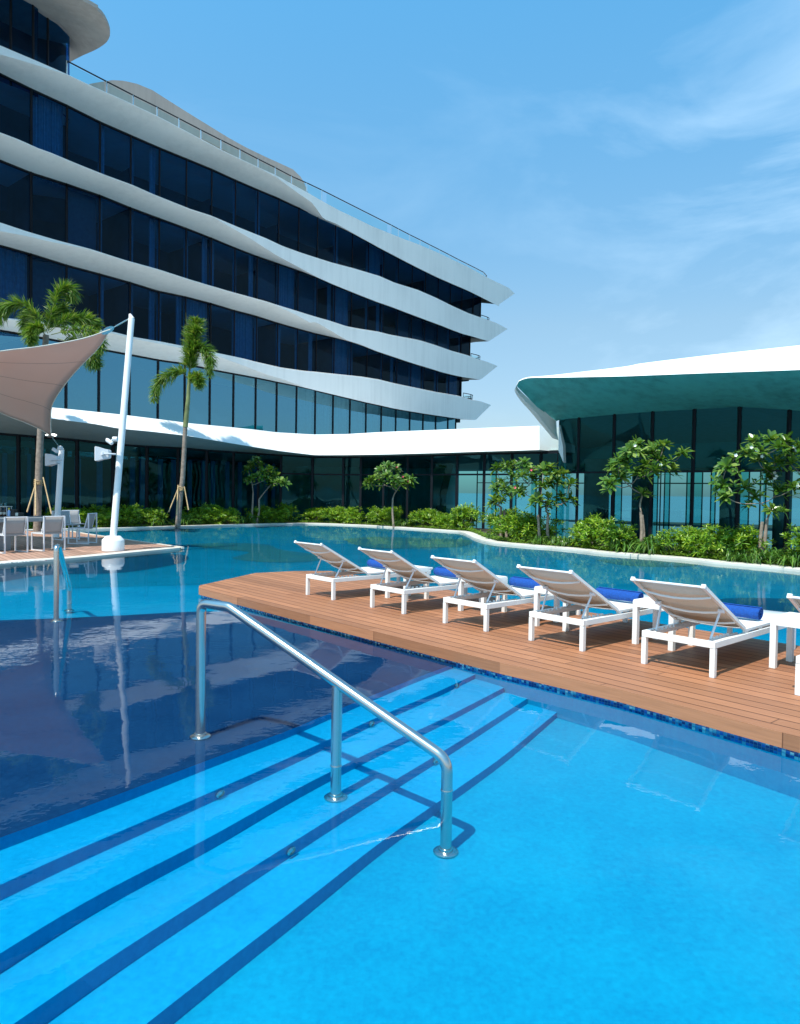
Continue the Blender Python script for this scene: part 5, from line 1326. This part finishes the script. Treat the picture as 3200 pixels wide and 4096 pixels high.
def at_shore(x, off_):
    # point behind the coping below picture column x
    best = min(range(len(shore)), key=lambda i: abs(1600+F*shore[i].x/max(.1, shore[i].y)-x) if shore[i].y > 3 else 1e9)
    i = best; t = (shore[min(i+1, len(shore)-1)]-shore[max(i-1, 0)]).normalized(); nrm = Vector((-t.y, t.x, 0))
    if nrm.dot(shore[i]) < 0: nrm = -nrm
    return shore[i]+nrm*off_
hedge = [(255, .95, 'pale-leaved shrub immediately right of the end chair'), (300, .95, 'bright shrub between the end chair and the tall mast'), (350, 1.0, 'shrub two places left of the tall mast foot'), (400, 1.0, 'shrub just left of the tall mast'),
 (455, .95, 'shrub partly hidden behind the tall mast'), (510, .95, 'shrub just right of the tall mast'), (562, 1.0, 'taller shrub second to the right of the tall mast'), (615, .95, 'shrub third to the right of the tall mast'), (665, .95, 'shrub touching the left stake of the slim palm'),
 (815, .95, 'shrub just right of the slim palm'), (865, 1.0, 'shrub second to the right of the slim palm'), (915, .95, 'shrub two places left of the leaning frangipani'), (962, .95, 'shrub just left of the leaning frangipani'),
 (1090, 1.0, 'shrub just right of the leaning frangipani'), (1140, 1.05, 'shrub second to the right of the leaning frangipani'), (1190, .95, 'tall-topped shrub below the podium corner mullion'), (1240, 1.05, 'shrub above the first lounger back, at the podium corner'), (1290, .95, 'shrub third left of the rounded frangipani pair of gaps'),
 (1340, 1.0, 'tall shrub midway between the two small frangipanis'), (1390, .95, 'shrub third to the left of the rounded frangipani'), (1440, 1.0, 'shrub second to the left of the rounded frangipani'), (1488, .95, 'shrub just left of the rounded frangipani'),
 (1645, .95, 'shrub just right of the rounded frangipani'), (1700, 1.05, 'shrub second to the right of the rounded frangipani'), (1755, .95, 'shrub third to the right of the rounded frangipani'), (1815, 1.0, 'shrub straight behind the inner bend of the coping'), (1890, 1.0, 'shrub on the coping bend, left of the biggest clump'),
 (1960, .95, 'left half of the biggest shrub clump on the coping bend'), (2040, .95, 'right half of the biggest shrub clump on the coping bend'), (2270, .9, 'shrub just right of the twin-trunk frangipani'), (2330, .9, 'shrub second to the right of the twin-trunk frangipani'), (2395, .9, 'shrub third right of the twin-trunk frangipani, before the strappy clump'),
 (2640, .85, 'airy shrub just right of the flowering frangipani in mid pavilion'), (2715, .9, 'airy shrub second right of the mid pavilion frangipani'), (2790, .85, 'airy shrub between the two flowering frangipanis, right of centre'), (2860, .8, 'airy shrub just left of the large flowering frangipani'),
 (3170, .85, 'shrub at the right edge under the large frangipani'), (3280, .85, 'shrub beyond the right edge of the coping plants')]
rg = random.Random(9)
for i, (x, of_, lb) in enumerate(hedge):
    fo, st = SM[i % 5]; p = at_shore(x, of_+rg.uniform(-.05, .15))
    o = empty('hedge_shrub', (p.x, p.y, .045), rg.uniform(0, 6.28), label=lb, cat='shrub', group='bright green shrubs along the far coping')
    s_ = rg.uniform(.88, 1.12)*(1.25 if 1800 < x < 2060 else 1.0); o.scale = (s_*1.08, s_*1.0, s_*(rg.uniform(.72, .95) if x < 2200 else rg.uniform(.78, .98)))
    a_ = bpy.data.objects.new('foliage', fo); C.objects.link(a_); a_.parent = o
    b_ = bpy.data.objects.new('stems', st); C.objects.link(b_); b_.parent = o
# strap-leaved clumps
def strap_mesh(seed, n=85, L_=1.15, h=1):
    rng = random.Random(seed); mb = MB()
    for k in range(n):
        a_ = rng.uniform(0, 6.28); el = rng.uniform(.75, 1.45); L2 = L_*rng.uniform(.6, 1.1); b_ = Vector((rng.uniform(-.25, .25), rng.uniform(-.2, .2), 0)); d_ = Vector((math.cos(a_)*math.cos(el), math.sin(a_)*math.cos(el), math.sin(el)))
        s = d_.cross(Vector((0, 0, 1))).normalized(); r0_ = []; r1_ = []; rm_ = []; w_ = rng.uniform(.045, .07)
        for j in range(8):
            t = j/7; c_ = b_+d_*(L2*t)-Vector((0, 0, 1))*(L2*.8*t**2.8)+Vector((d_.x, d_.y, 0))*(.12*t*t); c_.z = max(.01, c_.z)
            ww = w_*(1-t**2.2)*(.6+.4*min(1, t*4))+.002
            r0_.append(c_-s*ww/2+Vector((0, 0, .006))); r1_.append(c_+s*ww/2+Vector((0, 0, .006))); rm_.append(c_)
        mb.strip([r0_, rm_, r1_])
    return mb.mesh('leaves', M['strap'], 80)
ST = [strap_mesh(40+i) for i in range(4)]
straps = [(690, .75, 1.1, 'strap-leaved clump left of the slim palm foot'), (760, .8, 1.15, 'strap-leaved clump right of the slim palm foot'), (1000, .7, 1.0, 'strap-leaved clump left under the leaning frangipani'), (1050, .75, 1.1, 'strap-leaved clump right under the leaning frangipani'),
 (1540, .7, 1.0, 'strap-leaved clump left under the rounded frangipani'), (1595, .7, 1.0, 'strap-leaved clump right under the rounded frangipani'), (1912, .5, .55, 'small dark strap-leaved tuft on the coping bend'), (2110, .7, .8, 'low strap-leaved clump left of the twin trunks'), (2170, .75, .95, 'strap-leaved clump at the foot of the twin trunks'), (2220, .6, .8, 'low strap-leaved clump right of the twin trunks'),
 (2455, .7, 1.0, 'strap-leaved clump left of the mid pavilion frangipani'), (2520, .95, 1.35, 'tall strap-leaved clump at the foot of the mid pavilion frangipani'), (2575, .65, .9, 'low strap-leaved clump right of the mid pavilion frangipani'),
 (2915, .6, .9, 'strap-leaved clump left of the large frangipani foot'), (2985, .75, 1.0, 'second strap-leaved clump left of the large frangipani foot'), (3050, .85, 1.15, 'strap-leaved clump at the foot of the large frangipani'), (3110, .6, .95, 'strap-leaved clump right of the large frangipani foot'), (3000, .45, .7, 'lowest strap-leaved tuft overhanging the coping below the large frangipani'), (180, 1.2, 1.0, 'strap-leaved plant behind the bar table')]
for i, (x, of_, s_, lb) in enumerate(straps):
    p = at_shore(x, of_); o = bpy.data.objects.new('strap_plant', ST[i % 4]); C.objects.link(o); o.location = (p.x, p.y, .045); o.rotation_euler = (0, 0, rg.uniform(0, 6)); o.scale = (s_*.85, s_*.85, s_*.78)
    tag(o, lb, 'plant', 'strap-leaved plants along the far coping')
# ground cover
mb = MB(); rg = random.Random(4)
for i in range(12, len(sh2)-8):
    for _ in range(26):
        p = sh2[i].lerp(sh2[i+1], rg.random()); dd = Vector((p.x, p.y, 0)).normalized(); p = p+dd*rg.uniform(-.02, 1.0)
        rosette(mb, Vector((p.x, p.y, .06+rg.uniform(0, .07))), Vector((rg.uniform(-.3, .3), -.2, 1)), rg, 5, .09, .03, low=.0)
tag(mb.build('ground_cover', M['cover'], smooth=0), 'low leafy ground cover along the coping', 'ground cover', kind='stuff')
# garden spike lights
for x, lb in ((2168, 'small steel spike light at the foot of the twin-trunk frangipani'), (2568, 'small steel spike light below the mid pavilion frangipani'), (3118, 'small steel spike light under the large frangipani')):
    p = at_shore(x, .5); o = empty('spike_light', (p.x, p.y, .05), label=lb, cat='garden light', group='spike lights in the bed')
    mb = MB(); mb.lathe((0, 0, 0), [(.012, 0), (.012, .06)], 8); mb.build('spike', M['black'], o)
    mb = MB(); mb.tube([(0, 0, .06), (.0, -.06, .12)], [.035, .045], 12); mb.build('lamp_head', M['steel'], o)
